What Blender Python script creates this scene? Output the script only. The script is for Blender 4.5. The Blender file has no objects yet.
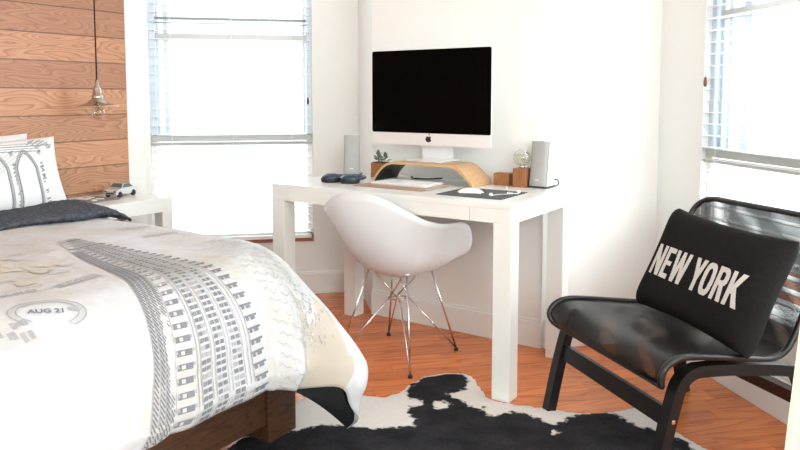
import bpy, bmesh, math, random
from mathutils import Vector, Matrix, noise as mnoise
random.seed(7)
PI = math.pi
R = math.radians
sc = bpy.context.scene
col = sc.collection

# ------------------------------------------------------------------ camera numbers (solved from the photograph)
FOC, CY, PITCH, CAMH = 715.494, 154.643, 0.0802, 1.158
YAW = 2.1584                       # direction (clockwise from +Y) of the desk's long side
P0 = (0.413, 2.628)                # front right corner of the desk on the floor
AX = (math.sin(YAW), math.cos(YAW))
BX = (-AX[1], AX[0])
DESK_ROT = math.atan2(AX[1], AX[0])
C0 = (-1.425, 3.975)               # corner of headboard wall and window wall
CP, SP = math.cos(PITCH), math.sin(PITCH)


def fl(u, v, z=0.0):
    """point of a horizontal plane seen at a photograph pixel"""
    x = (u - 400) / FOC
    q = (CY - v) / FOC
    ry, rz = CP + q * SP, -SP + q * CP
    t = (z - CAMH) / rz
    return (x * t, ry * t)


def dk(a, b, z=0.0):               # desk frame -> world
    return (P0[0] + a * AX[0] + b * BX[0], P0[1] + a * AX[1] + b * BX[1], z)


def bd(x, y, z=0.0):               # bed frame (x from headboard wall, y from corner) -> world
    return (C0[0] + x * AX[0] - y * BX[0], C0[1] + x * AX[1] - y * BX[1], z)


# ------------------------------------------------------------------ materials
def new_mat(name):
    m = bpy.data.materials.new(name)
    m.use_nodes = True
    nt = m.node_tree
    b = nt.nodes['Principled BSDF']
    return m, nt, b


def N(nt, kind, **kw):
    n = nt.nodes.new(kind)
    for k, v in kw.items():
        setattr(n, k, v)
    return n


def L(nt, a, b):
    nt.links.new(a, b)


def mixcol(nt, fac, a, b, blend='MIX'):
    n = N(nt, 'ShaderNodeMix', data_type='RGBA', blend_type=blend)
    for sock, val in ((n.inputs[0], fac), (n.inputs[6], a), (n.inputs[7], b)):
        if hasattr(val, 'links') or hasattr(val, 'is_linked'):
            L(nt, val, sock)
        elif isinstance(val, (int, float)):
            sock.default_value = val
        else:
            sock.default_value = (*val, 1) if len(val) == 3 else val
    return n.outputs[2]


def mathn(nt, op, a, b=None, c=None):
    n = N(nt, 'ShaderNodeMath', operation=op)
    for i, v in enumerate((a, b, c)):
        if v is None:
            continue
        if hasattr(v, 'is_linked'):
            L(nt, v, n.inputs[i])
        else:
            n.inputs[i].default_value = v
    return n.outputs[0]


def simple(name, c, rough=0.5, metal=0.0, var=0.06, scale=8.0, bump=0.0, bscale=60.0, spec=0.5, trans=0.0, coat=0.0, ior=None):
    m, nt, b = new_mat(name)
    tc = N(nt, 'ShaderNodeTexCoord')
    nz = N(nt, 'ShaderNodeTexNoise')
    nz.inputs['Scale'].default_value = scale
    nz.inputs['Detail'].default_value = 4
    L(nt, tc.outputs['Object'], nz.inputs['Vector'])
    dark = tuple(x * (1 - var) for x in c)
    lite = tuple(min(1, x * (1 + var)) for x in c)
    L(nt, mixcol(nt, nz.outputs[0], dark, lite), b.inputs['Base Color'])
    b.inputs['Roughness'].default_value = rough
    b.inputs['Metallic'].default_value = metal
    b.inputs['Specular IOR Level'].default_value = spec
    b.inputs['Transmission Weight'].default_value = trans
    b.inputs['Coat Weight'].default_value = coat
    if ior:
        b.inputs['IOR'].default_value = ior
    if bump:
        n2 = N(nt, 'ShaderNodeTexNoise')
        n2.inputs['Scale'].default_value = bscale
        n2.inputs['Detail'].default_value = 3
        L(nt, tc.outputs['Object'], n2.inputs['Vector'])
        bp = N(nt, 'ShaderNodeBump')
        bp.inputs['Strength'].default_value = bump
        bp.inputs['Distance'].default_value = 0.004
        L(nt, n2.outputs[0], bp.inputs['Height'])
        L(nt, bp.outputs[0], b.inputs['Normal'])
    return m


def wood(name, dark, mid, lite, along='X', scale=1.0, rough=0.45, plank=None, plank_axis='Z', rings=26.0, stretch=9.0, off0=0.0,
         seam=0.55, spread=0.5, seamw=0.012, coat=0.0, hue2=None, length=None):
    """flat sawn grain: contour bands of a stretched noise; plank = board width across"""
    m, nt, b = new_mat(name)
    tc = N(nt, 'ShaderNodeTexCoord')
    sep = N(nt, 'ShaderNodeSeparateXYZ')
    L(nt, tc.outputs['Object'], sep.inputs[0])
    al = sep.outputs[along]
    ac = sep.outputs[plank_axis]
    third = sep.outputs[[k for k in 'XYZ' if k not in (along, plank_axis)][0]]
    if plank:
        q = mathn(nt, 'DIVIDE', mathn(nt, 'ADD', ac, off0), plank)
        idx = mathn(nt, 'FLOOR', q)
        fr = mathn(nt, 'FRACT', q)
        if length:
            wn0 = N(nt, 'ShaderNodeTexWhiteNoise', noise_dimensions='1D')
            L(nt, idx, wn0.inputs['W'])
            qa = mathn(nt, 'ADD', mathn(nt, 'DIVIDE', al, length), wn0.outputs[0])
            idx2 = mathn(nt, 'FLOOR', qa)
            fra = mathn(nt, 'FRACT', qa)
            idx = mathn(nt, 'ADD', mathn(nt, 'MULTIPLY', idx, 7.31), mathn(nt, 'MULTIPLY', idx2, 3.77))
        wn = N(nt, 'ShaderNodeTexWhiteNoise', noise_dimensions='1D')
        L(nt, idx, wn.inputs['W'])
        rnd = wn.outputs[0]
    else:
        rnd = None
    cx = N(nt, 'ShaderNodeCombineXYZ')
    L(nt, mathn(nt, 'MULTIPLY', al, scale), cx.inputs[0])
    L(nt, mathn(nt, 'MULTIPLY', ac, scale * stretch), cx.inputs[1])
    if rnd is not None:
        L(nt, mathn(nt, 'ADD', mathn(nt, 'MULTIPLY', rnd, 37.0), mathn(nt, 'MULTIPLY', third, scale * stretch)), cx.inputs[2])
    else:
        L(nt, mathn(nt, 'MULTIPLY', third, scale * stretch), cx.inputs[2])
    nz = N(nt, 'ShaderNodeTexNoise')
    nz.inputs['Scale'].default_value = 1.0
    nz.inputs['Detail'].default_value = 1.5
    nz.inputs['Roughness'].default_value = 0.4
    L(nt, cx.outputs[0], nz.inputs['Vector'])
    bands = mathn(nt, 'FRACT', mathn(nt, 'MULTIPLY', nz.outputs[0], rings))
    fine = N(nt, 'ShaderNodeTexNoise')
    fine.inputs['Scale'].default_value = 6.0
    fine.inputs['Detail'].default_value = 5
    L(nt, cx.outputs[0], fine.inputs['Vector'])
    rmp = N(nt, 'ShaderNodeValToRGB')
    e = rmp.color_ramp.elements
    e[0].position = 0.0
    e[0].color = (*mid, 1)
    e[1].position = 0.72
    e[1].color = (*lite, 1)
    e2 = rmp.color_ramp.elements.new(0.95)
    e2.color = (*dark, 1)
    L(nt, bands, rmp.inputs[0])
    c = mixcol(nt, mathn(nt, 'MULTIPLY', fine.outputs[0], 0.6), rmp.outputs[0], mid)
    if rnd is not None:
        g = mathn(nt, 'ADD', 1 - spread / 2, mathn(nt, 'MULTIPLY', rnd, spread))
        gg = N(nt, 'ShaderNodeCombineXYZ')
        for i in range(3):
            L(nt, g, gg.inputs[i])
        c = mixcol(nt, 1.0, c, gg.outputs[0], 'MULTIPLY')
        if hue2:
            c = mixcol(nt, mathn(nt, 'MULTIPLY', mathn(nt, 'FRACT', mathn(nt, 'MULTIPLY', rnd, 7.7)), 0.45), c, hue2)
        edge = mathn(nt, 'LESS_THAN', fr, seamw / plank)
        if length:
            edge = mathn(nt, 'MAXIMUM', edge, mathn(nt, 'LESS_THAN', fra, seamw * 0.8 / length))
        c = mixcol(nt, mathn(nt, 'MULTIPLY', edge, seam), c, tuple(x * 0.35 for x in dark))
    L(nt, c, b.inputs['Base Color'])
    b.inputs['Roughness'].default_value = rough
    b.inputs['Coat Weight'].default_value = coat
    b.inputs['Coat Roughness'].default_value = 0.12
    return m


M = {}
M['wall'] = simple('wall_paint', (0.85, 0.875, 0.855), 0.6, var=0.01, scale=3)
M['trim'] = simple('trim_paint', (0.85, 0.865, 0.845), 0.35, var=0.01)
M['ceil'] = simple('ceiling_paint', (0.9, 0.9, 0.89), 0.7, var=0.01)
M['desk'] = simple('white_lacquer', (0.835, 0.855, 0.825), 0.28, var=0.01, coat=0.2)
M['frame'] = simple('window_paint', (0.60, 0.69, 0.79), 0.4, var=0.02)
M['rail'] = simple('window_rail_paint', (0.50, 0.52, 0.515), 0.4, var=0.02)
M['dkrail'] = simple('window_gasket', (0.22, 0.26, 0.26), 0.5, var=0.05)
M['slat'] = simple('blind_slat', (0.90, 0.895, 0.88), 0.5, var=0.01)
M['sill'] = simple('sill_wood', (0.33, 0.13, 0.07), 0.4, var=0.15)
M['blackw'] = simple('black_wood', (0.009, 0.009, 0.010), 0.35, var=0.2, spec=0.3)
M['tube'] = simple('black_tube', (0.010, 0.010, 0.011), 0.3, var=0.1)
M['chrome'] = simple('chrome', (0.72, 0.71, 0.72), 0.16, 1.0, var=0.03)
M['rubber'] = simple('rubber', (0.015, 0.015, 0.015), 0.6)
M['shell'] = simple('white_plastic', (0.80, 0.835, 0.86), 0.35, var=0.01)
M['screen'] = simple('screen_glass', (0.001, 0.001, 0.0012), 0.10, var=0.0, spec=0.05)
M['neck'] = simple('stand_neck', (0.90, 0.91, 0.92), 0.4, 0.1, var=0.01)
M['beige'] = simple('duvet_fold', (0.52, 0.485, 0.415), 0.85, var=0.06, scale=12)  # beige cloth, its tone darkened for the shade inside the fold
M['alu'] = simple('aluminium', (0.86, 0.87, 0.87), 0.32, 0.35, var=0.02)
M['logo_shade'] = simple('black_logo_shade', (0.012, 0.012, 0.012), 0.4)
M['spk'] = simple('speaker_grille', (0.40, 0.41, 0.40), 0.5, 0.1, var=0.04, scale=40, bump=0.3, bscale=900)
M['spkbody'] = simple('speaker_body', (0.88, 0.88, 0.88), 0.35, 0.1, var=0.02)
M['spkdark'] = simple('speaker_foot', (0.05, 0.06, 0.07), 0.4)
M['felt'] = simple('grey_felt', (0.085, 0.088, 0.094), 0.9, var=0.25, scale=90, bump=0.4, bscale=300)
M['white'] = simple('white_gloss', (0.88, 0.89, 0.9), 0.25, var=0.01)
M['phones'] = simple('headphone_blue', (0.028, 0.048, 0.085), 0.35, var=0.15)
M['pad'] = simple('headphone_pad', (0.012, 0.014, 0.020), 0.6)
M['leaf'] = simple('succulent_leaf', (0.13, 0.18, 0.10), 0.5, var=0.3, scale=30)
M['soil'] = simple('soil', (0.04, 0.03, 0.02), 0.9, var=0.4, scale=60)
M['ply'] = wood('plywood', (0.38, 0.20, 0.085), (0.52, 0.30, 0.145), (0.60, 0.37, 0.19), along='X', plank_axis='Y', scale=2.0, rings=9, stretch=12, rough=0.4)
M['plyedge'] = simple('plywood_edge', (0.62, 0.41, 0.20), 0.5, var=0.2, scale=120)
M['walnut'] = wood('box_wood', (0.16, 0.055, 0.018), (0.30, 0.115, 0.038), (0.37, 0.155, 0.055), along='Z', plank_axis='X', scale=6.0, rings=8, stretch=8, rough=0.4)
M['tray'] = simple('tray_leather', (0.42, 0.30, 0.235), 0.5, var=0.1, scale=30)
M['bedwood'] = wood('bed_wood', (0.022, 0.010, 0.005), (0.060, 0.025, 0.012), (0.085, 0.038, 0.018), along='Y', plank_axis='Z', scale=3.0, rings=8, stretch=8, rough=0.4)
M['panel'] = wood('panel_boards', (0.28, 0.128, 0.070), (0.43, 0.205, 0.112), (0.58, 0.325, 0.19), along='Y', plank_axis='Z', scale=2.3, rings=19,
                  stretch=5.0, plank=0.1345, off0=0.012, rough=0.5, spread=0.42, seam=0.75, seamw=0.006, hue2=(0.27, 0.115, 0.08))
M['floor'] = wood('floor_boards', (0.44, 0.112, 0.028), (0.66, 0.185, 0.050), (0.74, 0.23, 0.066), along='X', plank_axis='Y', scale=1.5, rings=7,
                  stretch=9.0, plank=0.085, rough=0.26, spread=0.26, seam=0.5, seamw=0.0022, length=0.95)
M['knit'] = simple('knit_blanket', (0.075, 0.082, 0.098), 0.95, var=1.0, scale=75, bump=1.0, bscale=120, spec=0.1)
M['linen'] = simple('white_linen', (0.76, 0.765, 0.77), 0.85, var=0.02, bump=0.15, bscale=30)
M['brass'] = simple('pewter', (0.52, 0.48, 0.41), 0.22, 1.0, var=0.15, scale=30)
M['cordb'] = simple('black_cord', (0.012, 0.010, 0.010), 0.7)
M['carpaint'] = simple('toy_car_paint', (0.62, 0.64, 0.64), 0.2, 0.3, var=0.03)
M['carglass'] = simple('toy_car_glass', (0.10, 0.12, 0.12), 0.1, var=0.1)
M['book'] = simple('grey_book', (0.20, 0.195, 0.195), 0.6, var=0.1)
M['paper'] = simple('paper', (0.82, 0.80, 0.76), 0.7)
M['tassel'] = simple('tassel_wood', (0.13, 0.045, 0.025), 0.4)
M['cushion'] = simple('black_cotton', (0.015, 0.0145, 0.015), 0.95, var=0.3, scale=120, bump=0.3, bscale=250, spec=0.08)
M['letter'] = simple('letter_print', (0.62, 0.61, 0.585), 0.8, var=0.06, scale=90)
M['curtain'] = simple('curtain_linen', (0.86, 0.86, 0.84), 0.9, var=0.02)
M['yellow'] = simple('curtain_edging', (0.84, 0.79, 0.62), 0.8)

# glass panes (thin)
m, nt, b = new_mat('window_glass')
tr = N(nt, 'ShaderNodeBsdfTransparent')
gl = N(nt, 'ShaderNodeBsdfGlossy')
gl.inputs['Roughness'].default_value = 0.02
tcg = N(nt, 'ShaderNodeTexCoord')
ng = N(nt, 'ShaderNodeTexNoise')
ng.inputs['Scale'].default_value = 2.0
L(nt, tcg.outputs['Object'], ng.inputs['Vector'])
L(nt, mixcol(nt, ng.outputs[0], (0.97, 0.98, 0.985), (1, 1, 1)), tr.inputs['Color'])
mx = N(nt, 'ShaderNodeMixShader')
mx.inputs[0].default_value = 0.04
L(nt, tr.outputs[0], mx.inputs[1])
L(nt, gl.outputs[0], mx.inputs[2])
L(nt, mx.outputs[0], nt.nodes['Material Output'].inputs[0])
M['glass'] = m
m, nt, b = new_mat('bulb_glass')
tr = N(nt, 'ShaderNodeBsdfTransparent')
gl = N(nt, 'ShaderNodeBsdfGlossy')
gl.inputs['Roughness'].default_value = 0.04
lw = N(nt, 'ShaderNodeLayerWeight')
lw.inputs[0].default_value = 0.35
tr.inputs[0].default_value = (0.93, 0.92, 0.88, 1)
mx = N(nt, 'ShaderNodeMixShader')
L(nt, mathn(nt, 'ADD', mathn(nt, 'MULTIPLY', lw.outputs['Facing'], 0.4), 0.04), mx.inputs[0])
L(nt, tr.outputs[0], mx.inputs[1])
L(nt, gl.outputs[0], mx.inputs[2])
L(nt, mx.outputs[0], nt.nodes['Material Output'].inputs[0])
M['bulb'] = m


def mesh_fabric(name, fac):
    m, nt, b = new_mat(name)
    tc = N(nt, 'ShaderNodeTexCoord')
    nz = N(nt, 'ShaderNodeTexNoise')
    nz.inputs['Scale'].default_value = 5
    L(nt, tc.outputs['Object'], nz.inputs['Vector'])
    L(nt, mixcol(nt, nz.outputs[0], (0.006, 0.006, 0.0065), (0.012, 0.012, 0.0125)), b.inputs['Base Color'])
    b.inputs['Roughness'].default_value = 0.38
    b.inputs['Specular IOR Level'].default_value = 0.22
    t = N(nt, 'ShaderNodeBsdfTransparent')
    mx = N(nt, 'ShaderNodeMixShader')
    wv = N(nt, 'ShaderNodeTexWave', wave_type='BANDS', bands_direction='DIAGONAL')
    wv.inputs['Scale'].default_value = 3.2
    wv.inputs['Distortion'].default_value = 6.0
    wv.inputs['Detail'].default_value = 1.5
    wv.inputs['Detail Scale'].default_value = 1.2
    L(nt, tc.outputs['Object'], wv.inputs['Vector'])
    st_ = mathn(nt, 'MULTIPLY', mathn(nt, 'POWER', wv.outputs['Fac'], 3.0), 0.16)
    L(nt, mathn(nt, 'ADD', mathn(nt, 'MULTIPLY_ADD', nz.outputs[0], 0.06, fac), st_), mx.inputs[0])
    L(nt, b.outputs[0], mx.inputs[1])
    L(nt, t.outputs[0], mx.inputs[2])
    L(nt, mx.outputs[0], nt.nodes['Material Output'].inputs[0])
    return m


M['meshseat'] = mesh_fabric('black_mesh_seat', -0.01)
M['meshback'] = mesh_fabric('black_mesh_back', 0.04)

# duvet cotton with washed out warm and cool areas
m, nt, b = new_mat('duvet_cotton')
tc = N(nt, 'ShaderNodeTexCoord')
nz = N(nt, 'ShaderNodeTexNoise')
nz.inputs['Scale'].default_value = 2.6
nz.inputs['Detail'].default_value = 6
nz.inputs['Roughness'].default_value = 0.6
L(nt, tc.outputs['Object'], nz.inputs['Vector'])
rp = N(nt, 'ShaderNodeValToRGB')
rp.color_ramp.elements[0].position = 0.36
rp.color_ramp.elements[0].color = (0.51, 0.50, 0.465, 1)
rp.color_ramp.elements[1].position = 0.56
rp.color_ramp.elements[1].color = (0.595, 0.615, 0.645, 1)
L(nt, nz.outputs[0], rp.inputs[0])
L(nt, rp.outputs[0], b.inputs['Base Color'])
b.inputs['Roughness'].default_value = 0.85
n2 = N(nt, 'ShaderNodeTexNoise')
n2.inputs['Scale'].default_value = 14
n2.inputs['Detail'].default_value = 3
L(nt, tc.outputs['Object'], n2.inputs['Vector'])
bp = N(nt, 'ShaderNodeBump')
bp.inputs['Strength'].default_value = 0.35
bp.inputs['Distance'].default_value = 0.02
L(nt, n2.outputs[0], bp.inputs['Height'])
L(nt, bp.outputs[0], b.inputs['Normal'])
M['duvet'] = m
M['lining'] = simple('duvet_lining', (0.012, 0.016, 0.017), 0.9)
M['print1'] = simple('print_grey', (0.20, 0.21, 0.235), 0.85, var=0.2, scale=60)
M['print2'] = simple('print_light_grey', (0.37, 0.375, 0.39), 0.85, var=0.15, scale=60)
M['print3'] = simple('print_wash', (0.56, 0.55, 0.54), 0.85, var=0.14, scale=40)
M['print4'] = simple('print_sepia', (0.57, 0.53, 0.465), 0.85, var=0.2, scale=30)


# ------------------------------------------------------------------ mesh building
class MB:
    def __init__(self):
        self.v, self.f, self.s, self.mi = [], [], [], []

    def add(self, verts, faces, smooth=False, mi=0):
        o = len(self.v)
        self.v += [tuple(p) for p in verts]
        self.f += [tuple(i + o for i in f) for f in faces]
        self.s += [smooth] * len(faces)
        self.mi += [mi] * len(faces)
        return self

    def bm(self, b, smooth=False, mi=0):
        b.verts.index_update()
        self.add([p.co[:] for p in b.verts], [[p.index for p in f.verts] for f in b.faces], smooth, mi)
        b.free()
        return self

    def box(self, x0, x1, y0, y1, z0, z1, bev=0.0, mi=0, seg=2, mat=None):
        b = bmesh.new()
        bmesh.ops.create_cube(b, size=1)
        for p in b.verts:
            p.co = Vector(((x0 + x1) / 2 + p.co.x * (x1 - x0), (y0 + y1) / 2 + p.co.y * (y1 - y0), (z0 + z1) / 2 + p.co.z * (z1 - z0)))
        if bev:
            bmesh.ops.bevel(b, geom=b.edges[:], offset=bev, segments=seg, affect='EDGES', profile=0.5)
        if mat is not None:
            bmesh.ops.transform(b, matrix=mat, verts=b.verts[:])
        return self.bm(b, False, mi)

    def tube(self, path, r, n=10, mi=0, cap=True, closed=False, flat=None, smooth=True):
        """swept circle (or flat=(w,h) rectangle-ish ellipse) along a path"""
        pts = [Vector(p) for p in path]
        k = len(pts)
        rings = []
        up = None
        for i, p in enumerate(pts):
            a = pts[i - 1] if (i > 0 or closed) else pts[0]
            c = pts[(i + 1) % k] if (i < k - 1 or closed) else pts[-1]
            t = (c - a).normalized()
            if up is None:
                up = Vector((0, 0, 1)) if abs(t.z) < 0.9 else Vector((1, 0, 0))
            s = t.cross(up)
            if s.length < 1e-6:
                s = t.cross(Vector((0, 1, 0)))
            s.normalize()
            up = s.cross(t).normalized()
            rr = r[i] if isinstance(r, (list, tuple)) else r
            rings.append([p + s * (math.cos(2 * PI * j / n) * rr) + up * (math.sin(2 * PI * j / n) * rr) for j in range(n)])
        verts = [q for g in rings for q in g]
        faces = []
        for i in range(k if closed else k - 1):
            for j in range(n):
                i2 = (i + 1) % k
                faces.append((i * n + j, i * n + (j + 1) % n, i2 * n + (j + 1) % n, i2 * n + j))
        if cap and not closed:
            faces.append(tuple(range(n - 1, -1, -1)))
            faces.append(tuple((k - 1) * n + j for j in range(n)))
        return self.add(verts, faces, smooth, mi)

    def lathe(self, prof, n=28, origin=(0, 0, 0), mi=0, smooth=True):
        o = Vector(origin)
        verts = []
        for r, z in prof:
            for j in range(n):
                a = 2 * PI * j / n
                verts.append(o + Vector((r * math.cos(a), r * math.sin(a), z)))
        faces = []
        for i in range(len(prof) - 1):
            for j in range(n):
                faces.append((i * n + j, i * n + (j + 1) % n, (i + 1) * n + (j + 1) % n, (i + 1) * n + j))
        return self.add(verts, faces, smooth, mi)

    def grid(self, fn, nu, nv, mi=0, smooth=True, flip=False):
        verts = [fn(i / nu, j / nv) for i in range(nu + 1) for j in range(nv + 1)]
        faces = []
        for i in range(nu):
            for j in range(nv):
                q = (i * (nv + 1) + j, (i + 1) * (nv + 1) + j, (i + 1) * (nv + 1) + j + 1, i * (nv + 1) + j + 1)
                faces.append(q[::-1] if flip else q)
        return self.add(verts, faces, smooth, mi)

    def prism(self, poly, z0, z1, mi=0):
        n = len(poly)
        verts = [(x, y, z0) for x, y in poly] + [(x, y, z1) for x, y in poly]
        faces = [tuple(range(n - 1, -1, -1)), tuple(range(n, 2 * n))]
        for i in range(n):
            j = (i + 1) % n
            faces.append((i, j, n + j, n + i))
        return self.add(verts, faces, False, mi)

    def xf(self, mat):
        self.v = [tuple(mat @ Vector(p)) for p in self.v]
        return self

    def build(self, name, mats, parent=None, loc=None, rotz=0.0, recalc=False):
        me = bpy.data.meshes.new(name)
        me.from_pydata(self.v, [], self.f)
        me.polygons.foreach_set('use_smooth', self.s)
        me.polygons.foreach_set('material_index', self.mi)
        for mm in (mats if isinstance(mats, (list, tuple)) else [mats]):
            me.materials.append(mm)
        if recalc:
            b = bmesh.new()
            b.from_mesh(me)
            bmesh.ops.recalc_face_normals(b, faces=b.faces[:])
            b.to_mesh(me)
            b.free()
        me.update()
        o = bpy.data.objects.new(name, me)
        col.objects.link(o)
        if parent is not None:
            o.parent = parent
        if loc is not None:
            o.location = loc
        o.rotation_euler = (0, 0, rotz)
        return o


def tag(o, label, cat, group=None):
    o['label'] = label
    o['category'] = cat
    if group:
        o['group'] = group
    return o


def thing(name, label, cat, loc=(0, 0, 0), rotz=0.0, group=None):
    o = bpy.data.objects.new(name, None)
    o.empty_display_size = 0.05
    col.objects.link(o)
    o.location = loc
    o.rotation_euler = (0, 0, rotz)
    return tag(o, label, cat, group)


def struct(o):
    o['kind'] = 'structure'
    return o


def arc(cx, cy, r, a0, a1, n):
    return [(cx + r * math.cos(R(a0 + (a1 - a0) * i / n)), cy + r * math.sin(R(a0 + (a1 - a0) * i / n))) for i in range(n + 1)]


def smoothpath(pts, n=6):
    """Catmull-Rom through the points"""
    P = [Vector(p) for p in pts]
    out = []
    for i in range(len(P) - 1):
        p0, p1, p2, p3 = P[max(i - 1, 0)], P[i], P[i + 1], P[min(i + 2, len(P) - 1)]
        for k in range(n):
            t = k / n
            out.append(0.5 * ((2 * p1) + (p2 - p0) * t + (2 * p0 - 5 * p1 + 4 * p2 - p3) * t * t + (3 * p1 - p0 - 3 * p2 + p3) * t ** 3))
    out.append(P[-1])
    return out


def text_mesh(s, size=1.0, bold=0.0, shear=0.0):
    """flat letters as (verts2d, faces) built from Blender's own font"""
    cu = bpy.data.curves.new('lettering', 'FONT')
    cu.body = s
    cu.size = size
    cu.offset = bold
    cu.shear = shear
    cu.resolution_u = 3
    ob = bpy.data.objects.new('lettering', cu)
    col.objects.link(ob)
    bpy.context.view_layer.update()
    me = ob.to_mesh()
    vs = [(p.co.x, p.co.y) for p in me.vertices]
    fs = [tuple(p.vertices) for p in me.polygons]
    ob.to_mesh_clear()
    bpy.data.objects.remove(ob)
    bpy.data.curves.remove(cu)
    return vs, fs


# ------------------------------------------------------------------ room
AZ_B, AZ_W = YAW - PI / 4, YAW + PI / 4
DB = (math.sin(AZ_B), math.cos(AZ_B))
DW = (math.sin(AZ_W), math.cos(AZ_W))
HROOM = 2.65
WALLB = 0.635
A_ = dk(-1.094, WALLB)[:2]
B_ = dk(-0.135, WALLB)[:2]
K2 = (-0.244, 4.212)
# right return meets the window wall at K
K_ = (1.207, 3.333)
ROT_B = math.atan2(DB[1], DB[0])
ROT_W = math.atan2(DW[1], DW[0])

fm = MB()
fm.prism([(-3.6, -3.8), (2.6, -3.8), (2.6, 5.0), (-3.6, 5.0)], -0.05, 0.0)
rot = Matrix.Rotation(-ROT_B, 4, 'Z')
fm.xf(rot)
struct(fm.build('floor', M['floor'], rotz=ROT_B))

struct(MB().prism([(-3.4, -3.2), (1.95, -3.2), (1.5, 2.0), (1.26, 3.36), (0.64, 3.26), (-0.1, 3.8), (-0.24, 4.25), (-1.43, 4.02), (-3.4, 1.1)], HROOM, HROOM + 0.05).build('ceiling', M['ceil']))

struct(MB().box(-3.4, 1.9, -3.3, -3.2, 0, HROOM).build('wall_near', M['wall']))

# headboard wall (boards run along the wall); local x = into room, local -y = away from corner
wl = MB().box(-0.12, -0.012, -4.2, 0.10, 0, HROOM)
wl.box(-0.012, 0.0, -4.2, -0.102, 0, HROOM)
struct(wl.build('wall_left', M['panel'], loc=(C0[0], C0[1], 0), rotz=DESK_ROT))
struct(MB().box(-0.011, 0.004, -0.102, 0.012, 0, HROOM, 0.001).build('trim_1', M['trim'], loc=(C0[0], C0[1], 0), rotz=DESK_ROT))

# window wall on the far side: local x along the wall from corner C, local y outward
W1a, W1b, SILL, HEAD = 0.035, 0.935, 0.335, 2.35


def wall_with_window(name, org, rotz, length, a, b, y0, y1, x0=0.0):
    w = MB()
    w.box(x0, a, y0, y1, 0, HROOM)
    w.box(b, length, y0, y1, 0, HROOM)
    w.box(a, b, y0, y1, 0, SILL)
    w.box(a, b, y0, y1, HEAD, HROOM)
    return struct(w.build(name, M['wall'], loc=(org[0], org[1], 0), rotz=rotz))


wall_with_window('wall_far', C0, ROT_B, 1.205, W1a, W1b, 0.0, 0.14, x0=-0.02)
struct(MB().prism([A_, B_, K_, (1.3, 3.9), (0.2, 4.5), (K2[0] + 0.1, K2[1] + 0.3), K2], 0, HROOM).build('wall_back', M['wall'], recalc=True))
LW = 2.15
RWa, RWb = 0.33, 1.75
# local y to the left of the direction of travel; outward of the right wall is +y
wall_with_window('wall_right', K_, ROT_W, LW, RWa, RWb, 0.0, 0.14)


def window(name, org, rotz, a, b, sgn=1):
    """double hung unit over a low pane, horizontal blind, cord with a wooden tassel; y outward"""
    root = bpy.data.objects.new(name, None)
    col.objects.link(root)
    root.location = (org[0], org[1], 0)
    root.rotation_euler = (0, 0, rotz)
    struct(root)
    f = MB()
    for x0, x1 in ((a, a + 0.03), (b - 0.03, b)):
        f.box(x0, x1, 0.03, 0.12, 0.92, HEAD, 0.002)
        f.box(x0, x1, 0.03, 0.12, SILL, 0.92, 0.002, mi=1)
    f.box(a, b, 0.03, 0.12, HEAD - 0.04, HEAD, 0.002)
    f.box(a, b, 0.03, 0.12, SILL, SILL + 0.03, 0.002, mi=1)
    f.build('window_frame', [M['frame'], M['slat']], root)
    r = MB().box(a + 0.005, b - 0.005, 0.02, 0.10, 0.908, 0.942, 0.003)
    r.box(a + 0.005, b - 0.005, 0.012, 0.03, 0.885, 0.903, 0.002)
    r.box(a + 0.02, b - 0.02, 0.05, 0.085, 1.475, 1.515, 0.003)
    r.build('meeting_rail', M['rail'], root)
    d = MB().box(a + 0.025, b - 0.025, 0.05, 0.075, 1.572, 1.582, 0.001)
    d.box(a + 0.025, b - 0.025, 0.05, 0.075, 1.592, 1.606, 0.001)
    d.box(a + 0.025, b - 0.025, 0.05, 0.075, 0.945, 0.950, 0.001)
    d.build('sash_gasket', M['dkrail'], root)
    st = MB()
    for x0, x1 in ((a + 0.034, a + 0.05), (a + 0.075, a + 0.10), (b - 0.05, b - 0.034)) + (((a + 0.165, a + 0.185), (a + 0.195, a + 0.215)) if sgn < 0 else ()):
        st.box(x0, x1, 0.055, 0.09, 0.95, HEAD - 0.04, 0.002)
    st.build('sash_stile', M['frame'], root)
    for z0, z1 in ((SILL + 0.03, 0.905), (0.945, 1.475), (1.606, HEAD - 0.04)):
        MB().box(a + 0.03, b - 0.03, 0.068, 0.071, z0, z1).build('pane', M['glass'], root)
    s = MB().box(a - 0.02, b, -0.012, 0.03, SILL - 0.018, SILL, 0.002)
    s.build('window_sill', M['sill'] if name == 'window_1' else M['trim'], root)
    bl = MB()
    z = SILL + 0.04
    while z < HEAD - 0.05:
        bl.box(a + 0.012, b - 0.012, -0.02, 0.028, z - 0.0012, z + 0.0012)
        z += 0.048
    bl.box(a + 0.012, b - 0.012, -0.02, 0.028, HEAD - 0.06, HEAD - 0.002)
    bl.box(a + 0.012, b - 0.012, -0.018, 0.026, SILL + 0.003, SILL + 0.02)
    bo = bl.build('blind_slats', M['slat'], root)
    ld = MB()
    for x in (a + 0.12, (a + b) / 2, b - 0.12):
        ld.tube([(x, -0.021, SILL + 0.02), (x, -0.021, HEAD - 0.05)], 0.0012, 6)
    ld.build('ladder_cord', M['slat'], root)
    xc = (b - 0.028) if sgn > 0 else a + 0.045
    zc = 1.115 if sgn > 0 else 1.20
    MB().tube([(xc, -0.024, zc + 0.04), (xc, -0.024, HEAD - 0.06)], 0.001, 6).build('pull_cord', M['slat'], root)
    MB().lathe([(0.001, 0.0), (0.006, 0.003), (0.0075, 0.02), (0.004, 0.04), (0.001, 0.043)], 12, (xc, -0.024, zc)).build('tassel', M['tassel'], root)
    return root


window('window_1', C0, ROT_B, W1a, W1b, 1)
window('window_2', K_, ROT_W, RWa, RWb, -1)


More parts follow.
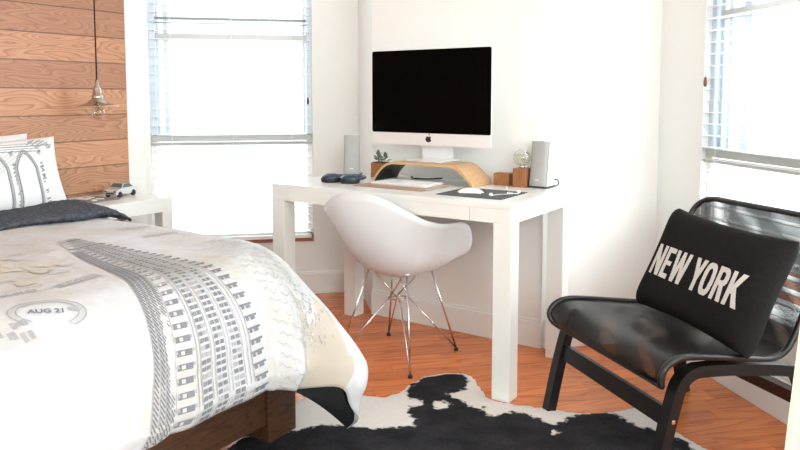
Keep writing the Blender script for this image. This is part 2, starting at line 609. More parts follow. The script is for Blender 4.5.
def base(name, org, rotz, x0, x1, h=0.12):
    q = MB().box(x0, x1, -0.014, 0.0, 0, h, 0.002)
    q.box(x0, x1, -0.008, 0.0, h, h + 0.012, 0.001)
    return struct(q.build(name, M['trim'], loc=(org[0], org[1], 0), rotz=rotz))


base('baseboard_far', C0, ROT_B, 0.0, 1.2)
base('baseboard_back', (dk(-1.094, WALLB)[0], dk(-1.094, WALLB)[1]), DESK_ROT, 0.0, 0.96)
bq = base('baseboard_right', K_, ROT_W, 0.0, LW, 0.15)
base('baseboard_return', B_, ROT_B, 0.012, 0.56)

# ------------------------------------------------------------------ desk (Parsons style)
desk = thing('writing_desk', 'white lacquered parsons desk with square legs and one wide drawer', 'desk', dk(0, 0), DESK_ROT)
W, D, H, LG, HA = 1.2104, 0.6095, 0.76, 0.074, 0.684
MB().box(-W, 0, 0, D, H - 0.022, H, 0.002).build('tabletop', M['desk'], desk)
ap = MB()
ap.box(-W, -W + 0.112, 0.0, 0.02, HA, H - 0.022, 0.0015)
ap.box(-0.175, 0.0, 0.0, 0.02, HA, H - 0.022, 0.0015)
ap.box(-W, 0, D - 0.02, D, HA, H - 0.022, 0.0015)
ap.box(-W, -W + 0.02, 0.018, D - 0.018, HA, H - 0.022, 0.0015)
ap.box(-0.02, 0, 0.018, D - 0.018, HA, H - 0.022, 0.0015)
ap.build('apron', M['desk'], desk)
dr = MB().box(-W + 0.1135, -0.1765, 0.0, 0.018, HA, H - 0.022, 0.0004)
dr.box(-W + 0.13, -0.19, 0.018, 0.4, HA + 0.004, HA + 0.04)
dr.build('drawer', M['desk'], desk)
for x0 in (-W, -LG):
    for y0 in (0, D - LG):
        MB().box(x0, x0 + LG, y0, y0 + LG, 0, HA, 0.002).build('leg', M['desk'], desk)

# ------------------------------------------------------------------ monitor riser and computer
HT = H


def frame_thing(name, label, cat, a, b, z, rot=0.0, group=None):
    return thing(name, label, cat, dk(a, b, z), DESK_ROT + rot, group)


riser = MB()
pr = []
prof = [(-0.885, 0.0), (-0.868, 0.03), (-0.835, 0.066), (-0.805, 0.086), (-0.775, 0.0945), (-0.74, 0.096), (-0.5, 0.096),
        (-0.462, 0.0945), (-0.43, 0.086), (-0.40, 0.066), (-0.362, 0.03), (-0.342, 0.0)]
pth = smoothpath([(x, 0, z) for x, z in prof], 5)
TH = 0.011
for i, p in enumerate(pth):
    a = pth[max(i - 1, 0)]
    c = pth[min(i + 1, len(pth) - 1)]
    t = (c - a).normalized()
    nrm = Vector((-t.z, 0, t.x))
    if i in (0, len(pth) - 1):
        nrm = Vector((-1 if i else 1, 0, 0)) * -1
        nrm = Vector((-0.8 if i == 0 else 0.8, 0, 0))
    pr.append((p, p - nrm * TH))
y0, y1 = 0.345, 0.54
vv, ff = [], []
for o, i_ in pr:
    vv += [(o.x, y0, o.z), (o.x, y1, o.z), (i_.x, y0, max(i_.z, 0)), (i_.x, y1, max(i_.z, 0))]
n_ = len(pr)
fo, fe, fi = [], [], []
for i in range(n_ - 1):
    q, w_ = 4 * i, 4 * (i + 1)
    fo.append((q, w_, w_ + 1, q + 1))
    fi.append((q + 2, q + 3, w_ + 3, w_ + 2))
    fe.append((q, q + 2, w_ + 2, w_))
    fe.append((q + 1, w_ + 1, w_ + 3, q + 3))
fe += [(0, 1, 3, 2), (4 * n_ - 4, 4 * n_ - 2, 4 * n_ - 1, 4 * n_ - 3)]
dk_i = [f for f in fi if vv[f[0]][0] < -0.755 and vv[f[2]][0] < -0.755]  # inner faces of the left leg, coloured black to stand for the shadow there
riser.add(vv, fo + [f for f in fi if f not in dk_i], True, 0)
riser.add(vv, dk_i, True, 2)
riser.add(vv, fe, False, 1)
o = riser.build('monitor_riser', [M['ply'], M['plyedge'], M['logo_shade']], loc=dk(0, 0, HT), rotz=DESK_ROT)
tag(o, 'bent plywood monitor riser standing under the computer on the desk', 'monitor stand')

MX, MYB = -0.635, 0.45
mac = frame_thing('desktop_computer', 'large silver desktop computer with black screen on the plywood riser', 'computer', MX, MYB, HT + 0.096)
# body: chin bottom z .93, top 1.38 -> local offset .856
zb = 0.931 - 0.856
zt = 1.381 - 0.856
body = MB()


def roundrect(w, z0, z1, r, n=6):
    out = []
    for cx, cz, a0 in ((w - r, z1 - r, 0), (-w + r, z1 - r, 90), (-w + r, z0 + r, 180), (w - r, z0 + r, 270)):
        out += [(cx + r * math.cos(R(a0 + 90 * k / n)), cz + r * math.sin(R(a0 + 90 * k / n))) for k in range(n + 1)]
    return out


def slab(mb, outline, y0, y1, mi=0, back=None):
    n = len(outline)
    vs = [(x, y0, z) for x, z in outline]
    bo = back or outline
    vs += [(x, y1, z) for x, z in bo]
    fs = [tuple(range(n)), tuple(range(2 * n - 1, n - 1, -1))]
    for i in range(n):
        j = (i + 1) % n
        fs.append((j, i, n + i, n + j))
    mb.add(vs, fs, False, mi)


rr = roundrect(0.325, zb, zt, 0.010)
slab(body, rr, 0.0, 0.006)
cz = (zb + zt) / 2
bk = [(x * 0.35, cz + (z - cz) * 0.35) for x, z in rr]
mid = [(x * 0.85, cz + (z - cz) * 0.85) for x, z in rr]
slab(body, rr, 0.006, 0.018, back=mid)
slab(body, mid, 0.018, 0.05, back=bk)
body.build('housing', M['alu'], mac)
sm = MB()
slab(sm, roundrect(0.324, zb + 0.0575, zt - 0.001, 0.009), -0.0015, 0.0005)
sm.build('screen', M['screen'], mac)
# fruit-shaped emblem on the chin: disc body with a bite and a leaf
lg = MB()
pts = []
for k in range(48):
    a = 2 * PI * k / 48
    r = 0.0105 * (1 + 0.06 * math.cos(2 * a))
    x, z = r * math.cos(a) * 0.94, r * math.sin(a)
    z -= 0.0028 * math.exp(-(x / 0.003) ** 2) * (1 if z > 0 else -0.5)
    d = math.hypot(x - 0.0125, z - 0.0015)
    if d < 0.0055:
        k_ = 0.0055 / max(d, 1e-5)
        x, z = 0.0125 + (x - 0.0125) * k_, 0.0015 + (z - 0.0015) * k_
    pts.append((x, z))
lz = zb + 0.030
lg.add([(x, -0.0006, lz + z) for x, z in pts], [tuple(range(48))])
leafp = [(0.0005, 0.0112), (0.0012, 0.0148), (0.0045, 0.017), (0.0042, 0.0135), (0.0022, 0.0116)]
lg.add([(x, -0.0006, lz + z) for x, z in leafp], [tuple(range(5))])
lg.v = [(x * 1.55, y, lz + (z - lz) * 1.55) for x, y, z in lg.v]
lg.build('emblem', M['logo_shade'], mac)
st = MB()
st.box(-0.095, 0.095, -0.055, 0.125, 0.0, 0.008, 0.0035)


def neck(u, v):
    w = 0.085 - 0.0 * v
    z = 0.006 + 0.24 * v
    y = 0.085 - 0.03 * v
    return ((u - 0.5) * 2 * w, y, z)


st.build('stand_foot', M['alu'], mac)
st = MB()
st.grid(neck, 1, 14, flip=True)
st.grid(lambda u, v: (lambda q: (q[0], q[1] + 0.008, q[2]))(neck(u, v)), 1, 14)
st.build('stand_neck', M['neck'], mac)

# black cable under the riser
o = MB().tube(smoothpath([(-0.79, 0.55, 0.006), (-0.76, 0.50, 0.006), (-0.70, 0.49, 0.006), (-0.655, 0.52, 0.006), (-0.63, 0.57, 0.006)], 6), 0.0035, 8).build(
    'power_cable', M['cordb'], loc=dk(0, 0, HT), rotz=DESK_ROT)
tag(o, 'short black cable lying on the desk behind the plywood riser', 'cable')

# keyboard on tray
kt = frame_thing('lap_tray', 'flat tan leather tray under the white keyboard', 'tray', -0.645, 0.225, HT)
MB().box(-0.188, 0.175, -0.098, 0.10, 0.0, 0.004, 0.0015).build('tray_base', M['tray'], kt)
MB().box(-0.125, 0.185, -0.085, 0.115, 0.004, 0.010, 0.002).build('tray_pad', M['tray'], kt)
kb = frame_thing('keyboard', 'slim white keyboard lying on the tan tray', 'keyboard', -0.625, 0.245, HT + 0.010)
q = MB().box(-0.142, 0.142, -0.075, 0.085, 0.0, 0.007, 0.002)
q.build('keyboard_base', M['alu'], kb)
q = MB()
for r_ in range(5):
    for c_ in range(14):
        x0 = -0.137 + c_ * 0.0196
        z0 = -0.068 + r_ * 0.0298
        q.box(x0, x0 + 0.017, z0, z0 + 0.026, 0.007, 0.0095)
q.build('keys', M['white'], kb)

# felt mat, mouse, earbuds
o = MB().box(-0.147, 0.147, -0.125, 0.128, 0, 0.003, 0.001).build('desk_mat', M['felt'], loc=dk(-0.232, 0.214, HT), rotz=DESK_ROT)
tag(o, 'dark grey felt mat under the mouse at the right of the desk', 'desk mat')


def mouse_fn(sgn):
    def f(u, v):
        a = 2 * PI * u
        k = math.sin(v * PI / 2)
        x = 0.029 * math.cos(a) * k
        y = 0.056 * math.sin(a) * k
        x *= (1 - 0.1 * abs(math.sin(a)) ** 3)
        z = 0.003 + 0.019 * (1 - k ** 3) * (1 + 0.0 * y) if v < 1 else 0.003
        return (x, y, z)
    return f


mo = frame_thing('computer_mouse', 'white low computer mouse on the grey felt mat', 'mouse', -0.272, 0.19, HT + 0.003, R(-70))
MB().grid(mouse_fn(1), 32, 10).build('mouse_shell', M['white'], mo, recalc=True)
MB().box(-0.022, 0.022, -0.045, 0.045, 0, 0.004, 0.0015).build('mouse_base', M['alu'], mo)
eb = frame_thing('earphones', 'tangle of white corded earphones on the right end of the felt mat', 'earphones', -0.13, 0.20, HT + 0.003)
MB().tube(smoothpath([(-0.03, -0.045, 0.002), (-0.02, 0.0, 0.002), (0.015, 0.02, 0.004), (0.02, 0.06, 0.002), (-0.01, 0.075, 0.003), (-0.005, 0.04, 0.004),
                      (0.035, 0.055, 0.003), (0.03, 0.085, 0.002)], 8), 0.0013, 6).build('cord', M['white'], eb)
for ex, ey in ((-0.03, -0.05), (0.028, 0.09)):
    MB().lathe([(0.0, 0), (0.006, 0.001), (0.0085, 0.006), (0.006, 0.012), (0.0, 0.0135)], 14, (ex, ey, 0)).build('earbud', M['white'], eb)
MB().tube([(0.0, 0.03, 0.003), (0.001, 0.031, 0.02), (0.0, 0.03, 0.036)], 0.002, 8).build('jack_plug', M['chrome'], eb)

# wooden boxes, bulb lamp
bx = frame_thing('wooden_box', 'small low walnut box beside the plywood riser on the desk', 'box', -0.285, 0.535, HT)
MB().box(-0.038, 0.038, -0.03, 0.03, 0, 0.053, 0.002).build('box_body', M['walnut'], bx)
MB().box(-0.036, 0.036, -0.028, 0.028, 0.053, 0.056, 0.001).build('box_lid', M['walnut'], bx)
lp = frame_thing('bulb_lamp', 'walnut block lamp with round half-mirrored bulb, between the low box and the right loudspeaker', 'lamp', -0.193, 0.525, HT)
MB().box(-0.031, 0.031, -0.031, 0.031, 0, 0.083, 0.002).build('lamp_base', M['walnut'], lp)
MB().lathe([(0.0, 0.0), (0.014, 0.0), (0.014, 0.012), (0.0, 0.012)], 18, (0, 0, 0.083)).build('socket', M['chrome'], lp)
br, bz = 0.039, 0.130
bpf = [(0.012, 0.092)] + [(br * math.sin(R(a)), bz - br * math.cos(R(a))) for a in range(25, 117, 7)]
MB().lathe(bpf, 28).build('bulb_glass', M['bulb'], lp)
bpf = [(br * math.sin(R(a)), bz - br * math.cos(R(a))) for a in range(116, 181, 5)] + [(0.0001, bz + br)]
MB().lathe(bpf, 28).build('bulb_mirror', M['chrome'], lp)
MB().tube(smoothpath([(-0.006, 0, 0.095), (-0.014, 0, 0.125), (0, 0.004, 0.118), (0.014, 0, 0.125), (0.006, 0, 0.095)], 5), 0.0012, 6).build('filament', M['brass'], lp)


def speaker(label, a, b, rot):
    s = frame_thing('loudspeaker', label, 'speaker', a, b, HT, rot, 'pair of desktop loudspeakers')
    w, hgt, dp = 0.039, 0.203, 0.10
    q = MB()
    # housing leans back a little
    def side(x):
        return [(x, -0.018, 0.008), (x, dp - 0.035, 0.008), (x, dp - 0.02, hgt), (x, 0.012, hgt)]
    vs = side(-w) + side(w)
    q.add(vs, [(3, 2, 1, 0), (4, 5, 6, 7), (0, 1, 5, 4), (1, 2, 6, 5), (2, 3, 7, 6), (3, 0, 4, 7)])
    q.build('speaker_body', M['spkbody'], s, recalc=True)
    g = MB()

    def gf(u, v):
        x = (u - 0.5) * 2 * (w + 0.001)
        z = 0.010 + (hgt - 0.008) * v
        y = -0.018 + 0.03 * v - 0.010 * math.sqrt(max(0, 1 - (2 * u - 1) ** 2)) - 0.004
        return (x, y, z)
    g.grid(gf, 14, 6, flip=False)
    g.add([gf(i / 14, 1) for i in range(15)] + [(w + 0.001, 0.012, hgt), (-w - 0.001, 0.012, hgt)], [tuple(range(17))])
    g.add([gf(i / 14, 0) for i in range(15)] + [(w + 0.001, -0.018, 0.01), (-w - 0.001, -0.018, 0.01)], [tuple(range(17))])
    for u in (0, 1):
        x = (u - 0.5) * 2 * (w + 0.001)
        g.add([gf(u, 0), gf(u, 1), (x, 0.012, hgt), (x, -0.018, 0.01)], [(0, 1, 2, 3)])
    go_ = g.build('grille', M['spk'], s)
    t = MB()
    for x in (w + 0.0012, -w - 0.0012):
        t.add([(x, -0.024, 0.008), (x, -0.016, 0.008), (x, 0.014, hgt), (x, 0.007, hgt)], [(0, 1, 2, 3)])
    t.build('grille_seam', M['spkdark'], go_)
    MB().box(-w - 0.004, w + 0.006, -0.026, dp - 0.03, 0, 0.008, 0.003).build('speaker_foot', M['spkdark'], s)
    vs, fs = text_mesh('BOSE', 0.0085, 0.0002)
    mxw = max(p[0] for p in vs)
    MB().add([(x - mxw / 2, -0.0330 + 0.03 * 0.14 - 0.0012, 0.034 + y) for x, y in vs], fs).build('badge', M['white'], go_)
    return s


speaker('silver grey loudspeaker on the left of the desk beside the headphones', -1.108, 0.478, R(30))
s2 = speaker('silver loudspeaker on the right end of the desk beside the bulb lamp', -0.113, 0.535, R(-2))
# plug and lead at the back of the right loudspeaker
MB().tube(smoothpath([(0.034, 0.078, 0.03), (0.045, 0.088, 0.03), (0.05, 0.092, 0.012), (0.045, 0.07, 0.003)], 5), 0.003, 8).build('lead', M['cordb'], s2)

# headphones
hp = frame_thing('headphones', 'dark blue over-ear headphones lying on the left of the desk', 'headphones', -0.965, 0.20, HT, R(8))
for cx in (-0.052, 0.052):
    c = MB().lathe([(0.0, 0.0), (0.042, 0.0), (0.046, 0.006), (0.046, 0.018), (0.042, 0.022)], 26, (cx, 0, 0))
    cc = c.build('ear_pad', M['pad'], hp)
    cc.parent = MB().lathe([(0.044, 0.018), (0.043, 0.026), (0.036, 0.034), (0.020, 0.039), (0.0, 0.040)], 26, (cx, 0, 0)).build('ear_cup', M['phones'], hp)
MB().tube(smoothpath([(-0.09, 0.0, 0.022), (-0.095, 0.05, 0.02), (-0.07, 0.105, 0.018), (0, 0.128, 0.018), (0.07, 0.105, 0.018), (0.095, 0.05, 0.02), (0.09, 0.0, 0.022)], 6), 0.0075, 10).build(
    'headband', M['phones'], hp)

# plant in a wooden box
pp = frame_thing('potted_succulent', 'small green succulent in a square wooden planter behind the riser', 'plant', -0.945, 0.50, HT)
pb = MB().box(-0.036, 0.036, -0.036, 0.036, 0, 0.072, 0.002)
po_ = pb.build('planter', M['walnut'], pp)
MB().box(-0.031, 0.031, -0.031, 0.031, 0.070, 0.0745).build('soil', M['soil'], po_)
lf = MB()
rng = random.Random(3)
for cx, cy, hh, nl in ((-0.012, 0.0, 0.07, 16), (0.02, 0.004, 0.055, 13), (0.0, -0.015, 0.045, 10)):
    lf.tube([(cx, cy, 0.072), (cx * 1.4, cy, 0.072 + hh * 0.6)], 0.0018, 6)
    for k in range(nl):
        a = k * 2.4 + rng.random()
        el = R(5 + 75 * k / nl)
        ln = 0.034 * (1.1 - 0.5 * k / nl)
        base_z = 0.074 + hh * (0.15 + 0.5 * k / nl)
        d = Vector((math.cos(a) * math.cos(el), math.sin(a) * math.cos(el), math.sin(el)))
        s = d.cross(Vector((0, 0, 1))).normalized()
        up = s.cross(d)
        o_ = Vector((cx * (1 + 0.2), cy, base_z))
        w = 0.0055
        vs = [o_, o_ + d * ln * 0.5 + s * w, o_ + d * ln + up * 0.004, o_ + d * ln * 0.5 - s * w, o_ + d * ln * 0.5 + up * 0.004, o_ + d * ln * 0.5 - up * 0.002]
        lf.add(vs, [(0, 1, 4), (1, 2, 4), (2, 3, 4), (3, 0, 4), (0, 5, 1), (1, 5, 2), (2, 5, 3), (3, 5, 0)], True)
lf.build('leaves', M['leaf'], pp)

# ------------------------------------------------------------------ shell armchair on wire base
ch = thing('shell_armchair', 'white moulded shell armchair on a chrome wire base pushed up to the desk', 'chair', dk(-0.635, 0.197), DESK_ROT)


def shell_pt(th, t):
    """th: angle from front (+y) ; t 0 centre .. 1 rim"""
    c, s = math.cos(th), math.sin(th)
    fr = max(0.0, c)
    bk_ = max(0.0, -c)
    sd = abs(s)
    # rim height
    zr = 0.445 * 1.0
    u = (1 - c) / 2                      # 0 front .. 1 back
    pts = [(0.0, 0.425), (0.12, 0.437), (0.25, 0.53), (0.36, 0.606), (0.5, 0.636), (0.7, 0.643), (0.82, 0.668), (0.94, 0.735), (1.0, 0.776)]
    def lin(q):
        q = min(1.0, max(0.0, q))
        for (x0, z0), (x1, z1) in zip(pts, pts[1:]):
            if x0 <= q <= x1 + 1e-9:
                return z0 + (z1 - z0) * (q - x0) / (x1 - x0)
    zr = sum(lin(u + d * 0.012) * w for d, w in zip(range(-4, 5), (1, 2, 3, 4, 5, 4, 3, 2, 1))) / 25.0
    # plan
    rx = 0.315
    ry = 0.285 if c > 0 else 0.308
    ex = 2.5
    rad = 1.0 / ((abs(s) / rx) ** ex + (abs(c) / ry) ** ex) ** (1 / ex)
    z0 = 0.368
    hgt = zr - z0
    zz = z0 + hgt * (t ** 2.05)
    if c > 0 and hgt < 0.12:
        kf = min(1.0, (0.12 - hgt) / 0.05)
        zz = zz * (1 - kf) + kf * (z0 + 0.012 * min(1, t * 6) + (zr - z0 - 0.012) * t ** 1.5)
    # bowl narrows below, arms roll outward at the rim, back and front run straight
    side = min(1.0, sd * 1.15) ** 2
    kk = 1 - 0.17 * side
    g = 1 - (1 - t) ** 1.5
    fl_ = (1 - kk) * rad * max(0, (t - 0.70) / 0.30) ** 2
    rr_ = rad * g * kk * (1 - 0.04 * bk_) + fl_
    y = c * rr_
    x = s * rr_
    y += -0.0 * t
    return Vector((x, y, zz))


NT, NTH = 22, 96
vs, fs = [], []
for j in range(NTH):
    for i in range(1, NT + 1):
        vs.append(shell_pt(2 * PI * j / NTH, i / NT))
cidx = len(vs)
vs.append(Vector((0, 0, 0.380)))
for j in range(NTH):
    j2 = (j + 1) % NTH
    for i in range(NT - 1):
        fs.append((j * NT + i, j * NT + i + 1, j2 * NT + i + 1, j2 * NT + i))
    fs.append((cidx, j * NT, j2 * NT))
so = MB().add(vs, fs, True).build('seat_shell', M['shell'], ch, recalc=True)
md = so.modifiers.new('thickness', 'SOLIDIFY')
md.thickness = 0.006
md.offset = 0
fx, fy0, fy1 = 0.188, -0.194, 0.194
feet = [(-fx, fy0), (fx, fy0), (fx, fy1), (-fx, fy1)]
mts = [(-0.10, -0.085), (0.10, -0.085), (0.10, 0.105), (-0.10, 0.105)]
mz = [0.402, 0.402, 0.40, 0.40]
hubs = [(-0.035, 0.0), (0.035, 0.0)]
for i, (x, y) in enumerate(feet):
    l_ = MB()
    l_.tube([(x, y, 0.012), (mts[i][0], mts[i][1], mz[i])], 0.0048, 10)
    j = i ^ 1                                 # brace to the mount on the other side
    hx = 0.03 if x > 0 else -0.03
    hy = 0.035 if y > 0 else -0.035
    l_.tube([(x, y, 0.012), (hx, hy, 0.262)], 0.0036, 8)
    lo_ = l_.build('leg', M['chrome'], ch)
    MB().lathe([(0.0, 0.0), (0.010, 0.0), (0.010, 0.008), (0.006, 0.014), (0.0, 0.014)], 14, (x, y, 0)).build('glide', M['rubber'], lo_)
hbm = MB()
for sx in (-1, 1):
    for sy in (-1, 1):
        hbm.tube([(0.03 * sx, 0.035 * sy, 0.262), (-0.09 * sx, 0.085 * sy, 0.405)], 0.0036, 8)
hbm.tube([(-0.03, -0.035, 0.262), (0.03, -0.035, 0.262), (0.03, 0.035, 0.262), (-0.03, 0.035, 0.262)], 0.004, 8, closed=True)
hbm.build('wire_bracing', M['chrome'], ch)
for (x, y), z in zip(mts, mz):
    MB().lathe([(0.0, 0.0), (0.012, 0.0), (0.011, 0.012), (0.0, 0.014)], 14, (x, y, z - 0.006)).build('shock_mount', M['shell'], ch)

# ------------------------------------------------------------------ black lounge chair
LAZ = 2.83
LO = (0.551, 2.571)
e1 = (math.sin(LAZ), math.cos(LAZ))
LROT = math.atan2(e1[1], e1[0])
lc = thing('lounge_chair', 'low black lounge chair with mesh sling seat beside the right window', 'chair', (LO[0], LO[1], 0), LROT)


def lw_(x, y, z):
    c, s = math.cos(LROT), math.sin(LROT)
    return (LO[0] + c * x - s * y, LO[1] + s * x + c * y, z)


CW = 0.60


def strip(mb, path, x0, x1, th):
    """flat bent strip: path in (y,z), extruded in x, thickness th"""
    P = [Vector((0, p[0], p[1])) for p in path]
    n = len(P)
    vs = []
    for i, p in enumerate(P):
        t = (P[min(i + 1, n - 1)] - P[max(i - 1, 0)]).normalized()
        nn = Vector((0, -t.z, t.y)) * (th / 2)
        for x in (x0, x1):
            for s in (1, -1):
                q = p + nn * s
                vs.append((x, q.y, q.z))
    fs = []
    for i in range(n - 1):
        a, b_ = 4 * i, 4 * (i + 1)
        fs += [(a, a + 2, b_ + 2, b_), (a + 1, b_ + 1, b_ + 3, a + 3), (a, b_, b_ + 1, a + 1), (a + 2, a + 3, b_ + 3, b_ + 2)]
    fs += [(0, 1, 3, 2), (4 * n - 4, 4 * n - 2, 4 * n - 1, 4 * n - 3)]
    mb.add(vs, fs)
    return mb


legp = [(p[1], p[2]) for p in smoothpath([(0, 0.0, 0.0), (0, 0.035, 0.16), (0, 0.070, 0.29), (0, 0.090, 0.332), (0, 0.125, 0.355), (0, 0.18, 0.357), (0, 0.30, 0.347),
                                          (0, 0.46, 0.325), (0, 0.515, 0.305), (0, 0.545, 0.255), (0, 0.575, 0.13), (0, 0.60, 0.0)], 5)]
for x0 in (-0.018, CW - 0.022):
    strip(MB(), legp, x0, x0 + 0.040, 0.034).build('side_frame', M['blackw'], lc, recalc=True)
strip(MB(), [(0.050, 0.195), (0.062, 0.247)], 0.018, CW - 0.018, 0.024).build('front_stretcher', M['blackw'], lc, recalc=True)
strip(MB(), [(0.560, 0.190), (0.548, 0.235)], 0.018, CW - 0.018, 0.024).build('rear_stretcher', simple('brown_stretcher', (0.028, 0.010, 0.008), 0.4, var=0.2), lc, recalc=True)
bolt = MB()
for z in (0.222,):
    bolt.box(CW + 0.018, CW + 0.021, 0.045, 0.057, z - 0.006, z + 0.006, 0.002)
bolt.build('bolt', M['chrome'], lc)
# sling profile (y,z)
sp_ = [(0.040, 0.315), (0.012, 0.335), (0.004, 0.368), (0.030, 0.400), (0.085, 0.412), (0.18, 0.402), (0.30, 0.385), (0.40, 0.374), (0.455, 0.395), (0.490, 0.450),
       (0.535, 0.545), (0.600, 0.665), (0.640, 0.735), (0.665, 0.770)]
spath = [(p.y, p.z) for p in smoothpath([(0, a, b_) for a, b_ in sp_], 8)]
ln = [0]
for (a, b_), (c, d) in zip(spath, spath[1:]):
    ln.append(ln[-1] + math.hypot(c - a, d - b_))
TOT = ln[-1]


def sl(q):
    q = max(0, min(TOT, q))
    for i in range(len(ln) - 1):
        if ln[i + 1] >= q:
            k = (q - ln[i]) / max(1e-9, ln[i + 1] - ln[i])
            return (spath[i][0] + (spath[i + 1][0] - spath[i][0]) * k, spath[i][1] + (spath[i + 1][1] - spath[i][1]) * k)
    return spath[-1]


XL, XR, CR = -0.012, CW + 0.022, 0.075


def inset(q):
    d = min(q, TOT - q)
    return CR - math.sqrt(max(0, CR * CR - (CR - d) ** 2)) if d < CR else 0.0


split_q = ln[min(range(len(spath)), key=lambda i: abs(spath[i][0] - 0.455) + abs(spath[i][1] - 0.395))]


def sling(q0, q1):
    def f(u, v):
        q = q0 + (q1 - q0) * v
        i_ = inset(q)
        y, z = sl(q)
        x = XL + i_ + (XR - XL - 2 * i_) * u
        sag = 0.010 * (1 - (2 * u - 1) ** 2)
        if q < split_q:
            z -= sag
        else:
            y += sag
        return (x, y, z)
    return f


MB().grid(sling(0.0005, split_q), 20, 40).build('seat_sling', M['meshseat'], lc)
MB().grid(sling(split_q, TOT - 0.0005), 20, 30).build('back_sling', M['meshback'], lc)
lp_ = []
K = 90
for i in range(K + 1):
    q = TOT * i / K
    y, z = sl(q)
    lp_.append((XL + inset(q), y, z))
rp_ = [(XL + XR - x, y, z) for x, y, z in lp_]
MB().tube(lp_ + rp_[::-1], 0.0105, 10, closed=True).build('sling_frame', M['tube'], lc)

# cushion: local x across, local y up its face, local z out of the face
CS = (0.53, 0.375)


def cush(u, v, sgn, w, h, t, fat=False):
    a, b_ = 2 * u - 1, 2 * v - 1
    x = w / 2 * a * (1 - 0.055 * (1 - b_ * b_) * abs(a))
    y = h / 2 * b_ * (1 - 0.075 * (1 - a * a) * abs(b_))
    e_, q_ = (8, 0.5) if fat else (4, 0.6)
    th = t * (max(0, 1 - a ** e_) ** q_) * (max(0, 1 - b_ ** e_) ** q_)
    return Vector((x, y, sgn * th))


cu = bpy.data.objects.new('throw_cushion', None)
col.objects.link(cu)
tag(cu, 'black square throw cushion printed with white NEW YORK letters on the lounge chair', 'cushion')
cu.location = lw_(0.395, 0.36, 0.575)
tilt = R(90 - 25)
cu.rotation_euler = (Matrix.Rotation(LROT, 3, 'Z') @ Matrix.Rotation(tilt, 3, 'X') @ Matrix.Rotation(R(-2.5), 3, 'Z')).to_euler()
ease = lambda q: 0.5 - 0.5 * math.cos(PI * q)
cm = MB().grid(lambda u, v: cush(ease(u), ease(v), 1, CS[0], CS[1], 0.070, True), 40, 32)
cm.grid(lambda u, v: cush(ease(u), ease(v), -1, CS[0], CS[1], 0.068, True), 40, 32, flip=True)
cm.build('cushion_cover', M['cushion'], cu)
# letters as cells of a fine raster laid on the bulging face


def seg_in(px, py, x0, y0, x1, y1, wd):
    dx, dy = x1 - x0, y1 - y0
    t = max(0, min(1, ((px - x0) * dx + (py - y0) * dy) / (dx * dx + dy * dy)))
    return math.hypot(px - x0 - t * dx, py - y0 - t * dy) < wd


def letter(chh, x, y):
    """thick condensed capitals in a 0..0.6 x 0..1 cell"""
    s = 0.19
    if not (0 <= y <= 1):
        return False

    def diag(xa, ya, xb, yb, w):
        k = (y - ya) / (yb - ya)
        return 0 <= k <= 1 and abs(x - (xa + (xb - xa) * k)) < w / 2
    if chh == 'N':
        return 0 <= x <= s or 0.62 - s <= x <= 0.62 or (diag(0.095, 1, 0.525, 0, 0.22) and 0 <= x <= 0.62)
    if chh == 'E':
        return 0 <= x <= s or (0 <= x <= 0.48 and (y > 0.84 or y < 0.16)) or (0 <= x <= 0.44 and 0.43 < y < 0.58)
    if chh == 'W':
        return diag(0.09, 1, 0.24, 0, 0.19) or diag(0.45, 1, 0.27, 0, 0.17) or diag(0.45, 1, 0.63, 0, 0.17) or diag(0.81, 1, 0.66, 0, 0.19)
    if chh == 'Y':
        return (y < 0.45 and abs(x - 0.3) < s / 2) or (y >= 0.38 and (diag(0.09, 1, 0.3, 0.38, 0.21) or diag(0.51, 1, 0.3, 0.38, 0.21)))
    if chh == 'O':
        def ell(rx, ry):
            a, b_ = abs(x - 0.31) / rx, abs(y - 0.5) / ry
            return a ** 2.8 + b_ ** 2.8 < 1
        return ell(0.31, 0.51) and not ell(0.115, 0.33)
    if chh == 'R':
        if 0 <= x <= s:
            return True
        bowl = (abs(x - 0.30) / 0.29) ** 2.6 + (abs(y - 0.73) / 0.28) ** 2.6 < 1 and x > 0.1
        hole = (abs(x - 0.27) / 0.12) ** 2.2 + (abs(y - 0.735) / 0.13) ** 2.2 < 1 and x > 0.1
        leg = y < 0.5 and diag(0.34, 0.5, 0.47, 0, 0.21)
        return (bowl and not hole) or leg or (0.1 < x < 0.3 and (y > 0.86 or 0.45 < y < 0.6))
    if chh == 'K':
        return 0 <= x <= s or (y >= 0.36 and diag(0.53, 1, 0.14, 0.36, 0.21) and x > 0.1) or (y <= 0.6 and diag(0.24, 0.6, 0.55, 0, 0.21) and x > 0.1)
    return False


